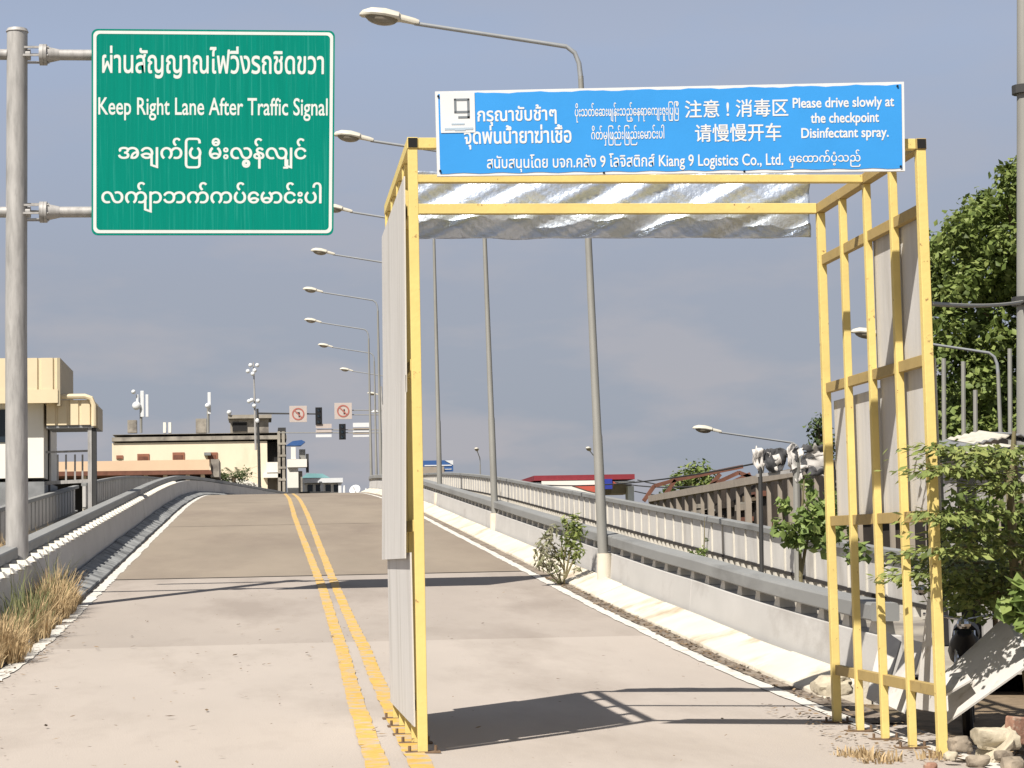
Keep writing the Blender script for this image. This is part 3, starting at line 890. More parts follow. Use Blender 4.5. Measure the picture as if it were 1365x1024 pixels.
for x0, y0, x1, y1 in ((170, 560, 182, 577), (217.5, 563, 221, 577), (224.5, 563, 228, 577), (261, 558, 275, 577)):
    face_box(MB(), x0, y0, x1, y1, YA + 1, 1).build('chimney_block', M['grey_conc'] if x1 - x0 > 5 else M['cream_light'], ab)
def antenna(label, px, py_base, mast_top, panels, dishes):
    b0 = U(px, py_base, YA + 1)
    t = thing('rooftop_antenna', label, 'antenna', tuple(b0), 'antennas on the apartment roof')
    tp = U(px, mast_top, YA + 1)
    MB().tube([b0, tp], .12, 8).build('mast', M['galv_dark'], t)
    for x, ya, yb, w_ in panels:
        face_box(MB(), x - w_, ya, x + w_, yb, YA + .6, .25).build('antenna_panel', M['banner_white'], t, bevel=.03)
    for x, y, r in dishes:
        p = U(x, y, YA + .5)
        MB().ell(p, r, .25, r, 12, 6).build('dish', M['banner_white'], t, smooth=True)
    return t
antenna('rooftop antenna cluster of three white panels at the left end of the cream roof', 188, 577, 525, ((183, 526, 540, 1.6), (189.5, 521, 556, 2.2), (196, 526, 556, 1.8)), ((178, 522.5, .2), (182, 541, .38)))
antenna('single white rooftop antenna panel near the middle of the cream roof', 277.5, 577, 545, ((279, 523, 552, 2.0),), ((277, 541, .25),))
antenna('small white rooftop dish at the corner of the roof hut', 305.5, 560, 550, (), ((305.5, 550, .22),))

lt = thing('light_mast', 'tall thin mast with clusters of round white lights above the cream roof', 'light mast', tuple(U(338, 560, 180)))
MB().tube([U(341, 600, 180), U(339, 520, 180), U(338, 483, 180)], [.1, .07, .04], 8).build('pole', M['galv'], lt)
for x, y in ((334, 487), (343, 487), (330.5, 495), (339.5, 494), (337, 498.5), (332, 535), (335.5, 533.5), (344, 534.5), (339, 541)):
    MB().ell(U(x, y, 179.8), .18, .15, .18, 10, 6).build('lamp', M['banner_white'], lt, smooth=True)

YO = 130
cr = thing('canopy_roof', 'long low shelter with pale orange fascia in front of the cream apartment block', 'shelter', tuple(U(200, 650, YO)))
a0, a1 = U(60, 615, YO), U(280, 611, YO)
f = MB()
f.prism([U(60, 616, YO), U(279, 612.5, YO), U(279, 626.5, YO), U(60, 629, YO)], (0, .3, 0)); f.build('fascia', M['orange_roof'], cr)
f = MB(); f.prism([U(60, 629.2, YO), U(281, 626.7, YO), U(283, 632, YO), U(60, 635, YO)], (0, 6, 0)); f.build('soffit', M['rust'], cr)
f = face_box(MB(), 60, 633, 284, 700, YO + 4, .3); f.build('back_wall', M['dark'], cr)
for x in (110, 168, 192, 218, 248, 268):
    face_box(MB(), x, 631, x + 5, 700, YO + .5, .25).build('column', M['cream'], cr)
f = face_box(MB(), 281, 612, 292, 636, YO + .3, 5); f.build('roof_end', M['grey_conc'], cr)

YW = 186
wl_ = thing('white_wall', 'low white compound wall beside the plants at the end of the shelter', 'wall', tuple(U(315, 655, YW)))
f = MB(); f.prism([U(286, 640, YW), U(300, 637, YW), U(330, 640, YW), U(349, 648, YW), U(349, 720, YW), U(286, 720, YW)], (0, .3, 0)); f.build('wall', M['cream_light'], wl_)

# ---- foliage helper
def leaves(mb_seed, centres, per, size, droop=.0, aspect=.55, squash=1.0):
    """leaf-sized folded faces spread through clumps; centres: (x,y,z,r)"""
    rs = np.random.RandomState(mb_seed)
    V, F = [], []
    base = 0
    for (cx, cy, cz, r) in centres:
        n = int(per * r * r)
        d = rs.normal(size=(n, 3)); d /= np.linalg.norm(d, axis=1)[:, None]
        rad_ = r * (rs.uniform(0, 1, n) ** .4) * (1 + .25 * rs.normal(size=n).clip(-1.5, 1.5) * .6)
        p = d * rad_[:, None] * np.array([1, 1, squash]) + np.array([cx, cy, cz])
        nrm = d * .55 + rs.normal(size=(n, 3)) * .45 + np.array([0, 0, .45])
        nrm /= np.linalg.norm(nrm, axis=1)[:, None]
        t = rs.normal(size=(n, 3)) + np.array([0, 0, -droop]); t -= nrm * (t * nrm).sum(1)[:, None]; t /= np.linalg.norm(t, axis=1)[:, None]
        s = np.cross(nrm, t)
        L = size * rs.uniform(.6, 1.35, n)[:, None]
        a = p - t * L * .5; c = p + t * L * .5
        b1 = p + s * L * aspect * .5 - nrm * L * .10 + t * L * .04; b2 = p - s * L * aspect * .5 - nrm * L * .10 + t * L * .04
        q = np.stack([a, b1, c, b2], 1).reshape(-1, 3)
        V.append(q)
        i = np.arange(n) * 4 + base
        F.append(np.concatenate([np.stack([i, i + 1, i + 2], 1), np.stack([i, i + 2, i + 3], 1)]))
        base += 4 * n
    return np.concatenate(V), np.concatenate(F)

def fast_mesh(name, V, F, m, parent=None):
    me = bpy.data.meshes.new(name)
    V = np.asarray(V, dtype=np.float32)
    if parent is not None: V = V - np.array(parent.location, dtype=np.float32)
    F = np.asarray(F, dtype=np.int32)
    me.vertices.add(len(V)); me.vertices.foreach_set('co', V.ravel())
    me.loops.add(F.size); me.loops.foreach_set('vertex_index', F.ravel())
    me.polygons.add(len(F)); me.polygons.foreach_set('loop_start', np.arange(0, F.size, F.shape[1], dtype=np.int32))
    me.update(calc_edges=True); me.validate()
    me.materials.append(m)
    o = bpy.data.objects.new(name, me); COL.objects.link(o)
    if parent is not None: o.parent = parent
    return o

def tree(name, label, cat, base, trunk_pts, trunk_r, centres, per, size, m, seed, limbs=True, group=None, **kw):
    t = thing(name, label, cat, tuple(base), group)
    tr = MB(); tr.tube(trunk_pts, trunk_r, 10)
    if limbs:
        top = Vector(trunk_pts[-1])
        for c in centres[::max(1, len(centres) // 12)]:
            e = Vector(c[:3]); mid = top.lerp(e, .5) + Vector((0, 0, -.2 * c[3]))
            tr.tube([top, mid, e], [trunk_r[-1] * .8, trunk_r[-1] * .5, trunk_r[-1] * .15], 6)
    tr.build('trunk', M['wood'], t, smooth=True)
    V, F = leaves(seed, centres, per, size, **kw)
    fast_mesh('crown', V, F, m, t)
    return t

# palm-like plant beside the shelter
pb0 = U(312, 650, 184)
pl = thing('palm_plant', 'spiky palm plant behind the low white wall left of the dark signal pole', 'palm', tuple(pb0))
MB().tube([pb0 - Vector((0, 0, 2)), pb0 + Vector((0, 0, .9))], [.2, .16], 8).build('trunk', M['wood'], pl)
V, F = [], []
rs = np.random.RandomState(3)
for k_ in range(26):
    a = rs.uniform(0, 6.28); L = rs.uniform(1.3, 2.7); up_ = rs.uniform(.1, 1.2)
    p0 = np.array(pb0) + np.array([rs.uniform(-.8, .8), rs.uniform(-.4, .4), .8])
    d = np.array([math.cos(a), math.sin(a), up_]); d /= np.linalg.norm(d)
    for q in range(9):
        for sgn in (-1, 1):
            b0 = p0 + d * L * (q + 1) / 9 - np.array([0, 0, .5 * ((q + 1) / 9) ** 2 * L * .6])
            sv = np.cross(d, [0, 0, 1]); sv /= np.linalg.norm(sv)
            e = b0 + sv * sgn * .40 * (1 - q / 12) + d * .18 - np.array([0, 0, .06])
            i = len(V); V += [b0 - d * .03, b0 + d * .05, e]; F.append((i, i + 1, i + 2))
fast_mesh('fronds', V, F, M['leaf_dark'], pl)
tree('garden_bush', 'dark clipped bush beside the palm at the end of the shelter', 'bush', U(296, 655, 185), [U(296, 670, 185), U(296, 640, 185)], [.08, .05],
     [tuple(U(x, y, 185)) + (.65,) for x, y in ((290, 640), (297, 634), (302, 642), (316, 636), (326, 632))], 300, .24, M['leaf_dark'], 31)

# ---- traffic signals
YT = 170
def no_turn(parent_label, x0, y0, x1, y1, Y, mark, group=None):
    t = thing('traffic_sign', parent_label, 'traffic sign', tuple(U((x0 + x1) / 2, (y0 + y1) / 2, Y)), group)
    f = face_box(MB(), x0, y0, x1, y1, Y - .25, .05).build('plate', M['pale_sign'], t, bevel=.01)
    c = U((x0 + x1) / 2, (y0 + y1) / 2, Y - .27)
    R = (U(x1, y0, Y).x - U(x0, y0, Y).x) * .36
    n = 28; vs = []
    for rr2 in (R, R * .78):
        vs += [(c.x + rr2 * math.cos(2 * math.pi * i / n), c.y, c.z + rr2 * math.sin(2 * math.pi * i / n)) for i in range(n)]
    r = MB(); r.add(vs, [(i, (i + 1) % n, n + (i + 1) % n, n + i) for i in range(n)])
    d = R * .6
    r.beam((c.x - d, c.y - .004, c.z + d), (c.x + d, c.y - .004, c.z - d), .01, R * .18, up=(1, 0, 1))
    r.build('ring', M['red_ring'], t)
    k2 = MB(); k2.box(c.x + R * .05, c.x + R * .25, c.y - .002, c.y, c.z - R * .5, c.z + R * .3)
    if mark == 'turn': k2.box(c.x - R * .35, c.x + R * .05, c.y - .002, c.y, c.z + R * .12, c.z + R * .3)
    k2.build('arrow', M['black'], t)
    return t
def signal_head(label, x, y0, y1, Y, group):
    t = thing('traffic_light', label, 'traffic light', tuple(U(x, (y0 + y1) / 2, Y)), group)
    face_box(MB(), x - 4.3, y0, x + 4.3, y1, Y - .3, .25).build('housing', M['black'], t, bevel=.02)
    for i in range(3):
        c = U(x, y0 + (y1 - y0) * (i + .5) / 3, Y - .31)
        l_ = MB().tube([c, c + Vector((0, -.02, 0))], .12, 14); l_.build('lens', M['glass'], t)
        v_ = MB(); v_.tube([c + Vector((0, 0, .11)), c + Vector((0, -.18, .09))], [.05, .02], 6); v_.build('visor', M['black'], t)
    return t
sp = thing('signal_mast', 'black signal mast with an arm to the right in front of the cream block', 'signal mast', tuple(U(345, 660, YT)))
MB().tube([U(347, 700, YT), U(345, 600, YT), U(343, 545, YT)], [.13, .12, .09], 10).build('pole', M['blackpole'], sp)
MB().tube([U(343, 551, YT), U(428, 552, YT)], [.07, .05], 8).build('arm', M['blackpole'], sp)
MB().ell(U(343, 561, YT - .1), .16, .12, .2, 10, 6).build('junction_box', M['banner_white'], sp)
no_turn('square no turning sign with red ring on the black signal arm', 386, 541, 409, 563, YT, 'turn')
signal_head('upper traffic light hanging at the end of the black signal arm', 425, 543, 566, YT, 'traffic lights over the crest')
sp2 = thing('signal_mast', 'grey signal mast beside the gate with arms pointing left', 'signal mast', tuple(U(513, 660, YT)))
MB().tube([U(514, 700, YT), U(512, 600, YT), U(508, 515, YT)], [.13, .11, .08], 10).build('pole', M['galv'], sp2)
for ya, xa in ((547, 446), (553, 446), (573, 422), (577, 372)):
    MB().tube([U(511, ya, YT), U(xa, ya, YT)], .035, 8).build('arm', M['galv_dark'], sp2)
MB().ell(U(500, 549, YT), .3, .15, .12, 10, 6).build('lamp', M['banner_white'], sp2)
no_turn('square pale warning sign with red ring nearest the grey signal mast', 446, 537, 469, 559, YT, 'straight')
signal_head('lower traffic light in front of the pair of white name plates', 456.5, 565, 586, YT, 'traffic lights over the crest')
def plate(label, x0, x1, ys_, group):
    t = thing('name_plate', label, 'sign', tuple(U((x0 + x1) / 2, 574, YT)), group)
    for (a, b_, m_) in ys_:
        face_box(MB(), x0, a, x1, b_, YT - .2, .04).build('plate', M[m_], t)
    return t
plate('striped white sign plate left of the lower traffic light', 421, 442, ((565, 571, 'pale_sign'), (573, 576.5, 'pale_sign'), (579, 583, 'banner_white')), 'sign plates on the signal arm')
plate('striped white sign plate right of the lower traffic light', 470.5, 492, ((563.5, 569.5, 'banner_white'), (570.5, 572.5, 'post_conc'), (574, 576, 'banner_white'), (577, 579, 'post_conc'), (580, 582.5, 'banner_white')), 'sign plates on the signal arm')

YV = 205
tw = thing('watch_tower', 'slim white tower with balcony and blue roof at the end of the road', 'tower', tuple(U(395, 670, YV)))
face_box(MB(), 384, 620, 397.5, 720, YV, 1.0).build('shaft', M['cream_light'], tw)
face_box(MB(), 398, 628, 403, 720, YV + .3, 1.0).build('stair', M['grey_conc'], tw)
face_box(MB(), 383, 612, 409, 623, YV - .3, 1.8).build('balcony', M['cream_light'], tw)
face_box(MB(), 388, 596, 394, 612, YV - .2, .4).build('post', M['cream_light'], tw)
face_box(MB(), 399, 599, 407, 612, YV + .6, .8).build('cabin', M['galv_dark'], tw)
f = MB(); f.prism([U(381, 594, YV), U(390, 588, YV), U(402, 586.5, YV), U(407, 589, YV), U(401, 594, YV)], (0, 1.6, 0)); f.build('roof', M['bluepaint'], tw)
face_box(MB(), 408, 605, 411.5, 630, YV, .5).build('side_box', M['blackpole'], tw)
lbld = thing('low_building', 'low white building with teal roof just over the crest of the road', 'building', tuple(U(430, 665, YV)))
face_box(MB(), 404, 644, 454, 720, YV + 3, 5).build('wall', M['cream_light'], lbld)
face_box(MB(), 402, 637, 457, 644, YV + 2.2, 6).build('fascia', M['banner_white'], lbld)
f = MB(); f.prism([U(402, 637, YV + 4), U(409, 631, YV + 4), U(430, 631.5, YV + 4), U(440, 637, YV + 4)], (0, 3, 0)); f.build('roof', M['teal'], lbld)
for x in (410, 421, 434, 445): face_box(MB(), x, 646, x + 7, 656, YV + 2.95, .04).build('window', M['glass'], lbld)
for x in (404, 429, 453): face_box(MB(), x - 1, 644, x + 2, 720, YV + 2.4, .3).build('column', M['banner_white'], lbld)
f = face_box(MB(), 400, 655, 440, 700, YV - 2, .3); tag(f.build('low_fence', M['blackpole']), 'low dark fence in front of the low white building over the crest', 'fence')

ds = thing('satellite_dish', 'big white satellite dish peeping over the crest beside the gate', 'dish', tuple(U(474, 665, YV)))
dm = MB()
n = 20; c = U(473, 653, YV)
ax = Vector((-.35, -.8, .5)).normalized(); e1 = ax.cross(Vector((0, 0, 1))).normalized(); e2 = e1.cross(ax)
vs = [c - ax * .3]
for r_, dd in ((.2, .25), (.4, .14), (.55, .0)):
    vs += [c + (e1 * math.cos(2 * math.pi * i / n) + e2 * math.sin(2 * math.pi * i / n)) * r_ - ax * dd for i in range(n)]
fs = [(0, 1 + i, 1 + (i + 1) % n) for i in range(n)]
for k_ in range(2): fs += [(1 + k_ * n + i, 1 + k_ * n + (i + 1) % n, 1 + (k_ + 1) * n + (i + 1) % n, 1 + (k_ + 1) * n + i) for i in range(n)]
dm.add(vs, fs)
do = dm.build('reflector', M['banner_white'], ds, smooth=True)
so = do.modifiers.new('t', 'SOLIDIFY'); so.thickness = .03
MB().tube([c - ax * .2, c + ax * .5], .03, 6).build('feed_arm', M['galv'], ds)
MB().tube([c - Vector((0, -.1, 3)), c - ax * .25], .08, 8).build('mount', M['galv'], ds)
for x, y, lab in ((459, 649, 'small white bollard left of the satellite dish'), (488, 653, 'small grey bollard right of the satellite dish')):
    tag(MB().tube([U(x, 700, YV), U(x, y + 2, YV), U(x, y - 2, YV)], [.12, .12, .07], 10).build('bollard', M['banner_white'], smooth=True), lab, 'bollard', 'bollards over the crest')

# blue hoarding and filling station on the right
hb = thing('hoarding', 'blue hoarding with white stripes behind the parapet, between two lamp poles', 'hoarding', tuple(U(585, 640, 125)))
face_box(MB(), 562, 613.5, 604, 629, 125, .3).build('panel', M['bluepaint'], hb)
for a, b_ in ((619.5, 621.5), (625, 626.5)): face_box(MB(), 566, a, 602, b_, 124.97, .02).build('stripe', M['banner_white'], hb)
f = MB(); f.prism([U(593, 614, 124.97), U(604, 613.6, 124.97), U(604, 620, 124.97)], (0, .02, 0)); f.build('corner_flash', M['banner_white'], hb)
face_box(MB(), 562, 622, 592, 640, 124.9, .02).build('lower_panel', M['post_conc'], hb)
YG = 112
gst = thing('filling_station', 'filling station canopy with dark red roof edge and white fascia behind the parapet', 'filling station', tuple(U(780, 670, YG)))
face_box(MB(), 712, 632, 846, 641, YG, 9).build('roof', M['redroof'], gst)
face_box(MB(), 714, 641, 846, 645, YG + .1, 8.8).build('fascia', M['banner_white'], gst)
f = MB(); f.prism([U(722, 641.5, YG - .1), U(797, 640.5, YG - .1), U(797, 664, YG - .1), U(722, 664, YG - .1)], (0, .1, 0)); f.build('fascia_sign', M['cream_light'], gst)
f = MB(); f.prism([U(762, 647, YG - .15), U(796, 646, YG - .15), U(796, 657, YG - .15), U(783, 654, YG - .15)], (0, .04, 0)); f.build('red_stripe', M['pinkred'], gst)
face_box(MB(), 806, 638.5, 816, 652, YG - .2, .2).build('blue_panel', M['bluelogo'], gst)
f = MB(); f.prism([U(816, 641, YG - .1), U(822, 644, YG - .1), U(816, 648, YG - .1)], (0, .05, 0)); f.build('arrow', M['pinkred'], gst)
face_box(MB(), 816, 645, 842, 658, YG + 2, 3).build('kiosk', M['post_conc'], gst)
face_box(MB(), 838, 648, 845, 700, YG + 1.5, .8).build('column', M['banner_white'], gst)
face_box(MB(), 740, 655, 746, 760, YG + 1.5, .8).build('column', M['banner_white'], gst)

# concrete yard fence rising to the right (parallel to the road)
XF = 14.0
def atX(px, py, X):
    d = ray(px, py); return CAM + d * (X / d.x)
yf = thing('yard_fence', 'tall brown concrete frame fence with top beam behind the right parapet', 'fence', tuple(atX(1060, 720, XF)))
pa, pb_ = atX(868, 665, XF), atX(1240, 598, XF)
MB().beam(pa, pb_, .22, .22).build('top_beam', M['post_conc'], yf)
n = 0
y = pa.y
while y > pb_.y:
    z = pa.z + (pb_.z - pa.z) * (y - pa.y) / (pb_.y - pa.y)
    w_ = .17 if n % 4 == 0 else .10
    MB().box(XF - w_ / 2, XF + w_ / 2, y - w_ / 2, y + w_ / 2, -.42, z - .11).build('post', M['post_conc'], yf)
    y -= 1.3; n += 1
sh = thing('market_shed', 'dark open market shed with cluttered brown wall behind the yard fence', 'shed', (XF + 2.5, 60, 0))
s_ = MB()
vs = [(XF + 2.2, pb_.y - 4, -.4), (XF + 2.2, pa.y + 12, -.4), (XF + 2.2, pa.y + 12, CAM_Z + (pa.z - .05 - CAM_Z) * 1.157), (XF + 2.2, pb_.y - 4, CAM_Z + (pb_.z - .05 - CAM_Z) * 1.157)]
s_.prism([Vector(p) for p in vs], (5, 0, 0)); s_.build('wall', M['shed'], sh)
for i in range(44):
    y = rnd.uniform(pb_.y, pa.y + 6); z = rnd.uniform(1.2, 3.4); L = rnd.uniform(.8, 3.5)
    MB().box(XF + 2.05, XF + 2.2 - .001 * i, y, y + L, z, z + rnd.uniform(.06, .22)).build('plank', rnd.choice([M['post_conc'], M['shed'], M['rust'], M['grey_conc'], M['galv_dark'], M['wood']]), sh)
# rusty roof trusses beyond the fence
tr_ = MB()
for x0, y0, x1, y1 in ((858, 668, 872, 648), (872, 648, 900, 640), (884, 664, 900, 640), (930, 655, 985, 630), (945, 650, 960, 632), (985, 630, 1010, 640), (965, 648, 1000, 632), (900, 640, 990, 622)):
    tr_.beam(U(x0, y0, 90), U(x1, y1, 90), .16, .16)
tag(tr_.build('roof_truss', M['rust']), 'rusty roof truss frame rising behind the left end of the yard fence', 'roof frame')
# power lines
for k_, (a, b_) in enumerate((((700, 645), (1120, 592)), ((820, 643), (1120, 612)), ((850, 640), (1120, 622)), ((846, 655), (1120, 628)))):
    P0, P1 = U(a[0], a[1], 108), U(b_[0], b_[1], 60)
    pts = [P0.lerp(P1, i / 12) - Vector((0, 0, .5 * 4 * (i / 12) * (1 - i / 12))) for i in range(13)]
    tag(MB().tube(pts, .03, 5).build('power_line', M['cable']), ['topmost', 'second', 'third', 'lowest'][k_] + ' dark power line sagging above the yard fence', 'power line', 'power lines above the yard fence')

# ------------------------------------------------------------------ trees
def cl(pxs, Y, jy=2.0, seed=1):
    q = random.Random(seed); out_ = []
    for x, y, r in pxs:
        YY = Y + q.uniform(-jy, jy)
        out_.append(tuple(U(x, y, YY)) + (r,))
    return out_
tree('bushy_tree', 'round green bushy tree above the left end of the yard fence', 'tree', U(920, 700, 95), [U(925, 760, 95), U(925, 650, 95)], [.22, .12],
     cl([(908, 640, .55), (920, 630, .55), (935, 628, .6), (945, 638, .55), (925, 645, .75), (905, 655, .6), (948, 650, .6), (962, 652, .4), (888, 660, .4)], 95, .8), 300, .26, M['leaf'], 11)
tree('slim_tree', 'narrow dark tree top beside the back corner of the yellow gate', 'tree', U(1095, 720, 70), [U(1096, 760, 70), U(1094, 600, 70)], [.18, .08],
     cl([(1090, 560, .26), (1086, 570, .34), (1098, 572, .32), (1092, 582, .42), (1100, 590, .36), (1090, 595, .36), (1102, 606, .4), (1092, 612, .4), (1108, 590, .35)], 70, .4, 3), 650, .16, M['leaf_dark'], 12)
big = []
q = random.Random(21)
edge = [(1243, 330), (1256, 300), (1290, 278), (1312, 252), (1332, 224), (1365, 203), (1420, 185), (1500, 190)]
for x in range(1250, 1660, 17):
    top = np.interp(x, [p[0] for p in edge], [p[1] for p in edge])
    y = top + 16
    while y < 590:
        big.append((x + q.uniform(-10, 10), y + q.uniform(-8, 8), q.uniform(.38, .72)))
        y += q.uniform(17, 32)
bt = tree('broadleaf_tree', 'big dense broadleaf tree filling the right edge behind the gate', 'tree', U(1420, 760, 62), [U(1425, 780, 62), U(1420, 640, 62), U(1415, 520, 62)], [.45, .38, .25],
     cl(big, 62, 2.2, 5), 520, .24, M['leaf'], 13, aspect=.62)
tree('background_tree', 'dark mass of lower trees behind the tin roofs at the right edge', 'trees', U(1330, 760, 70), [U(1340, 780, 70), U(1340, 650, 70)], [.3, .2],
     cl([(x + q.uniform(-8, 8), y, .9) for x in range(1235, 1640, 26) for y in (560, 600, 640, 690)], 70, 1.5, 8), 110, .34, M['leaf_dark'], 14)

# utility pole and cable
up = thing('utility_pole', 'grey concrete utility pole cut off by the right edge of the view', 'utility pole', tuple(U(1372, 800, 24)))
a, b_ = U(1370, 760, 24), U(1364, -60, 24)
MB().tube([(a.x, 24, -.4), a, b_], [.135, .13, .075], 12).build('pole', M['galv_dark'], up, smooth=True)
for py in (402, 120): 
    c = U(1364, py, 24); MB().tube([c + Vector((0, 0, -.05)), c + Vector((0, 0, .05))], .135, 12).build('band', M['blackpole'], up)
p0 = Vector((GX1 + .04, GY0, U(1240, 405, GY0).z)); p1 = U(1364, 402, 24)
pts = [p0.lerp(p1, i / 14) - Vector((0, 0, .03 * 4 * (i / 14) * (1 - i / 14))) for i in range(15)]
tag(MB().tube(pts, .018, 7).build('stay_cable', M['galv_dark']), 'thin cable from the right gate post to the utility pole', 'cable')

# ------------------------------------------------------------------ torn banner frame
YK = 33.0
tn = thing('torn_banner', 'torn white banner shreds hanging on a frame of thin posts above the right parapet', 'banner', tuple(U(1050, 780, YK)))
for x, y0_, m_, r_ in ((1013, 628, 'blackpole', .035), (1061, 628, 'galv_dark', .055), (1110, 640, 'blackpole', .04)):
    MB().tube([U(x + 3, 800, YK), U(x, y0_ - 25, YK)], r_, 8).build('post', M[m_], tn)
MB().beam(U(1008, 634, YK), U(1112, 622, YK), .05, .05).build('crossbar', M['galv'], tn)
def shred(poly, m_, seed, th=.01):
    q = random.Random(seed)
    P = [U(x, y, YK - .06) for x, y in poly]
    me = bpy.data.meshes.new('shred'); bm = bmesh.new()
    L = []
    for k_ in range(len(P)):                      # torn, uneven edges
        a, b_ = P[k_], P[(k_ + 1) % len(P)]
        for w_ in (0, .33, .66):
            p = a.lerp(b_, w_) + Vector((q.uniform(-.018, .018), 0, q.uniform(-.018, .018)))
            L.append(bm.verts.new((p.x - tn.location.x, p.y - tn.location.y, p.z - tn.location.z)))
    f = bm.faces.new(L)
    bmesh.ops.triangulate(bm, faces=[f])
    bmesh.ops.subdivide_edges(bm, edges=bm.edges[:], cuts=3, use_grid_fill=True)
    a1, a2, p1, p2 = q.uniform(8, 14), q.uniform(18, 28), q.uniform(0, 6), q.uniform(0, 6)
    for v in bm.verts:
        x, z = v.co.x, v.co.z
        v.co.y += .055 * math.sin(a1 * x + 5 * z + p1) + .03 * math.sin(a2 * (x * .6 - z) + p2) + .015 * math.sin(41 * x + 23 * z)
    bm.to_mesh(me); bm.free()
    me.polygons.foreach_set("use_smooth", [True] * len(me.polygons))
    me.materials.append(M[m_])
    o = bpy.data.objects.new('shred', me); COL.objects.link(o); o.parent = tn
    s2 = o.modifiers.new('t', 'SOLIDIFY'); s2.thickness = th
shred([(1005, 600), (1009, 595), (1016, 598), (1019, 606), (1015, 610), (1010, 602), (1012, 615), (1016, 630), (1018, 633), (1012, 628), (1006, 616)], 'torn', 1)
shred([(1018, 600), (1024, 598), (1036, 597), (1048, 600), (1049, 615), (1044, 626), (1028, 631), (1019, 626), (1016, 612)], 'torn_dark', 2)
shred([(1022, 603), (1029, 603), (1031, 610), (1027, 612)], 'torn', 3)
shred([(1031, 606), (1038, 606), (1044, 617), (1036, 620), (1030, 612)], 'torn', 4)
shred([(1024, 625), (1036, 622), (1038, 627), (1026, 629)], 'torn', 14)
shred([(1050, 597), (1056, 591), (1064, 592), (1058, 600), (1060, 616), (1064, 622), (1056, 628), (1050, 620)], 'torn', 5)
shred([(1062, 600), (1070, 598), (1069, 608), (1062, 611)], 'torn', 6)
shred([(1058, 596), (1066, 596), (1063, 604), (1062, 618), (1058, 610)], 'torn_dark', 7)
shred([(1068, 616), (1076, 602), (1084, 602), (1085, 592), (1088, 592), (1093, 603), (1103, 604), (1107, 612), (1105, 626), (1107, 636), (1100, 637), (1096, 624), (1086, 622), (1076, 622), (1067, 626)], 'torn', 8)
shred([(1070, 594), (1078, 592), (1083, 600), (1077, 603), (1070, 600)], 'torn_dark', 9)
shred([(1088, 594), (1098, 593), (1099, 600), (1093, 606), (1088, 600)], 'torn_dark', 10)
shred([(1060, 626), (1072, 627), (1070, 640), (1066, 652), (1061, 640)], 'torn', 11)
shred([(1074, 624), (1084, 622), (1088, 628), (1098, 624), (1104, 632), (1090, 634), (1076, 632)], 'torn_dark', 12)

# ------------------------------------------------------------------ plants
def sapling(name, label, base, pts, centres, per, size, m, seed, r=.02, **kw):
    t = thing(name, label, 'plant', tuple(base))
    s_ = MB()
    for p in pts: s_.tube(p, [r, r * .75, r * .35][:len(p)] if len(p) <= 3 else r * .6, 7)
    s_.build('stem', M['stem'], t, smooth=True)
    V, F = leaves(seed, centres, per, size, **kw)
    fast_mesh('foliage', V, F, m, t)
    return t
Y1 = 28.5
sapling('leafy_sapling', 'leafy green sapling growing in front of the parapet beside the torn banners', U(1068, 775, Y1),
        [[U(1068, 790, Y1), U(1066, 720, Y1), U(1072, 640, Y1)], [U(1064, 730, Y1), U(1046, 700, Y1), U(1042, 672, Y1)], [U(1067, 770, Y1), U(1074, 730, Y1), U(1085, 690, Y1)], [U(1068, 715, Y1), U(1085, 690, Y1), U(1105, 680, Y1)]],
        cl([(1045, 672, .13), (1041, 705, .16), (1052, 715, .16), (1066, 715, .2), (1075, 695, .22), (1088, 680, .22), (1080, 655, .14), (1078, 640, .1), (1098, 700, .22), (1090, 720, .22), (1106, 690, .22), (1108, 665, .15), (1115, 712, .2), (1125, 690, .2), (1140, 735, .2)], Y1, .35, 4), 1500, .13, M['leaf_fresh'], 41, r=.028, droop=.6, aspect=.7)
Ys = 36.2
bs = U(752, 778, Ys)
sapling('gutter_shrub', 'half dry shrub with pale leaves growing out of the right gutter', bs,
        [[U(752, 779, Ys), U(752, 752, Ys), U(748, 725, Ys)], [U(753, 772, Ys), U(760, 735, Ys), U(768, 705, Ys)], [U(752, 760, Ys), U(738, 730, Ys), U(728, 712, Ys)], [U(754, 770, Ys), U(765, 745, Ys), U(776, 725, Ys)], [U(752, 750, Ys), U(755, 715, Ys), U(757, 694, Ys)]],
        cl([(757, 700, .17), (766, 700, .17), (772, 710, .16), (765, 720, .2), (772, 735, .14), (755, 722, .17), (748, 738, .12), (764, 742, .14), (766, 690, .10), (752, 692, .08)], Ys, .2, 6), 1400, .13, M['leaf_layer'], 42, r=.02, aspect=.35, droop=.8)
sapling('dry_shrub', 'pale dried bush leaning on the barrier foot left of the green gutter shrub', U(735, 770, Ys + .1),
        [[U(748, 778, Ys), U(738, 755, Ys), U(728, 735, Ys)], [U(746, 778, Ys), U(732, 765, Ys), U(722, 758, Ys)]],
        cl([(732, 715, .15), (724, 728, .17), (736, 735, .2), (728, 748, .2), (740, 755, .18), (720, 752, .1), (744, 768, .12), (738, 704, .1), (722, 738, .14), (768, 760, .09)], Ys, .15, 7), 1500, .12, M['leaf_pale'], 43, r=.012, aspect=.35, droop=.9)
sapling('fence_weed', 'small green weed sprouting at the foot of the parapet near its middle joints', U(930, 740, 34.5),
        [[U(938, 745, 34.5), U(939, 715, 34.5), U(939, 690, 34.5)]],
        cl([(920, 737, .06), (930, 738, .08), (938, 733, .09), (936, 742, .08), (942, 720, .05)], 34.5, .05, 7), 5000, .06, M['leaf_fresh'], 44, r=.012)

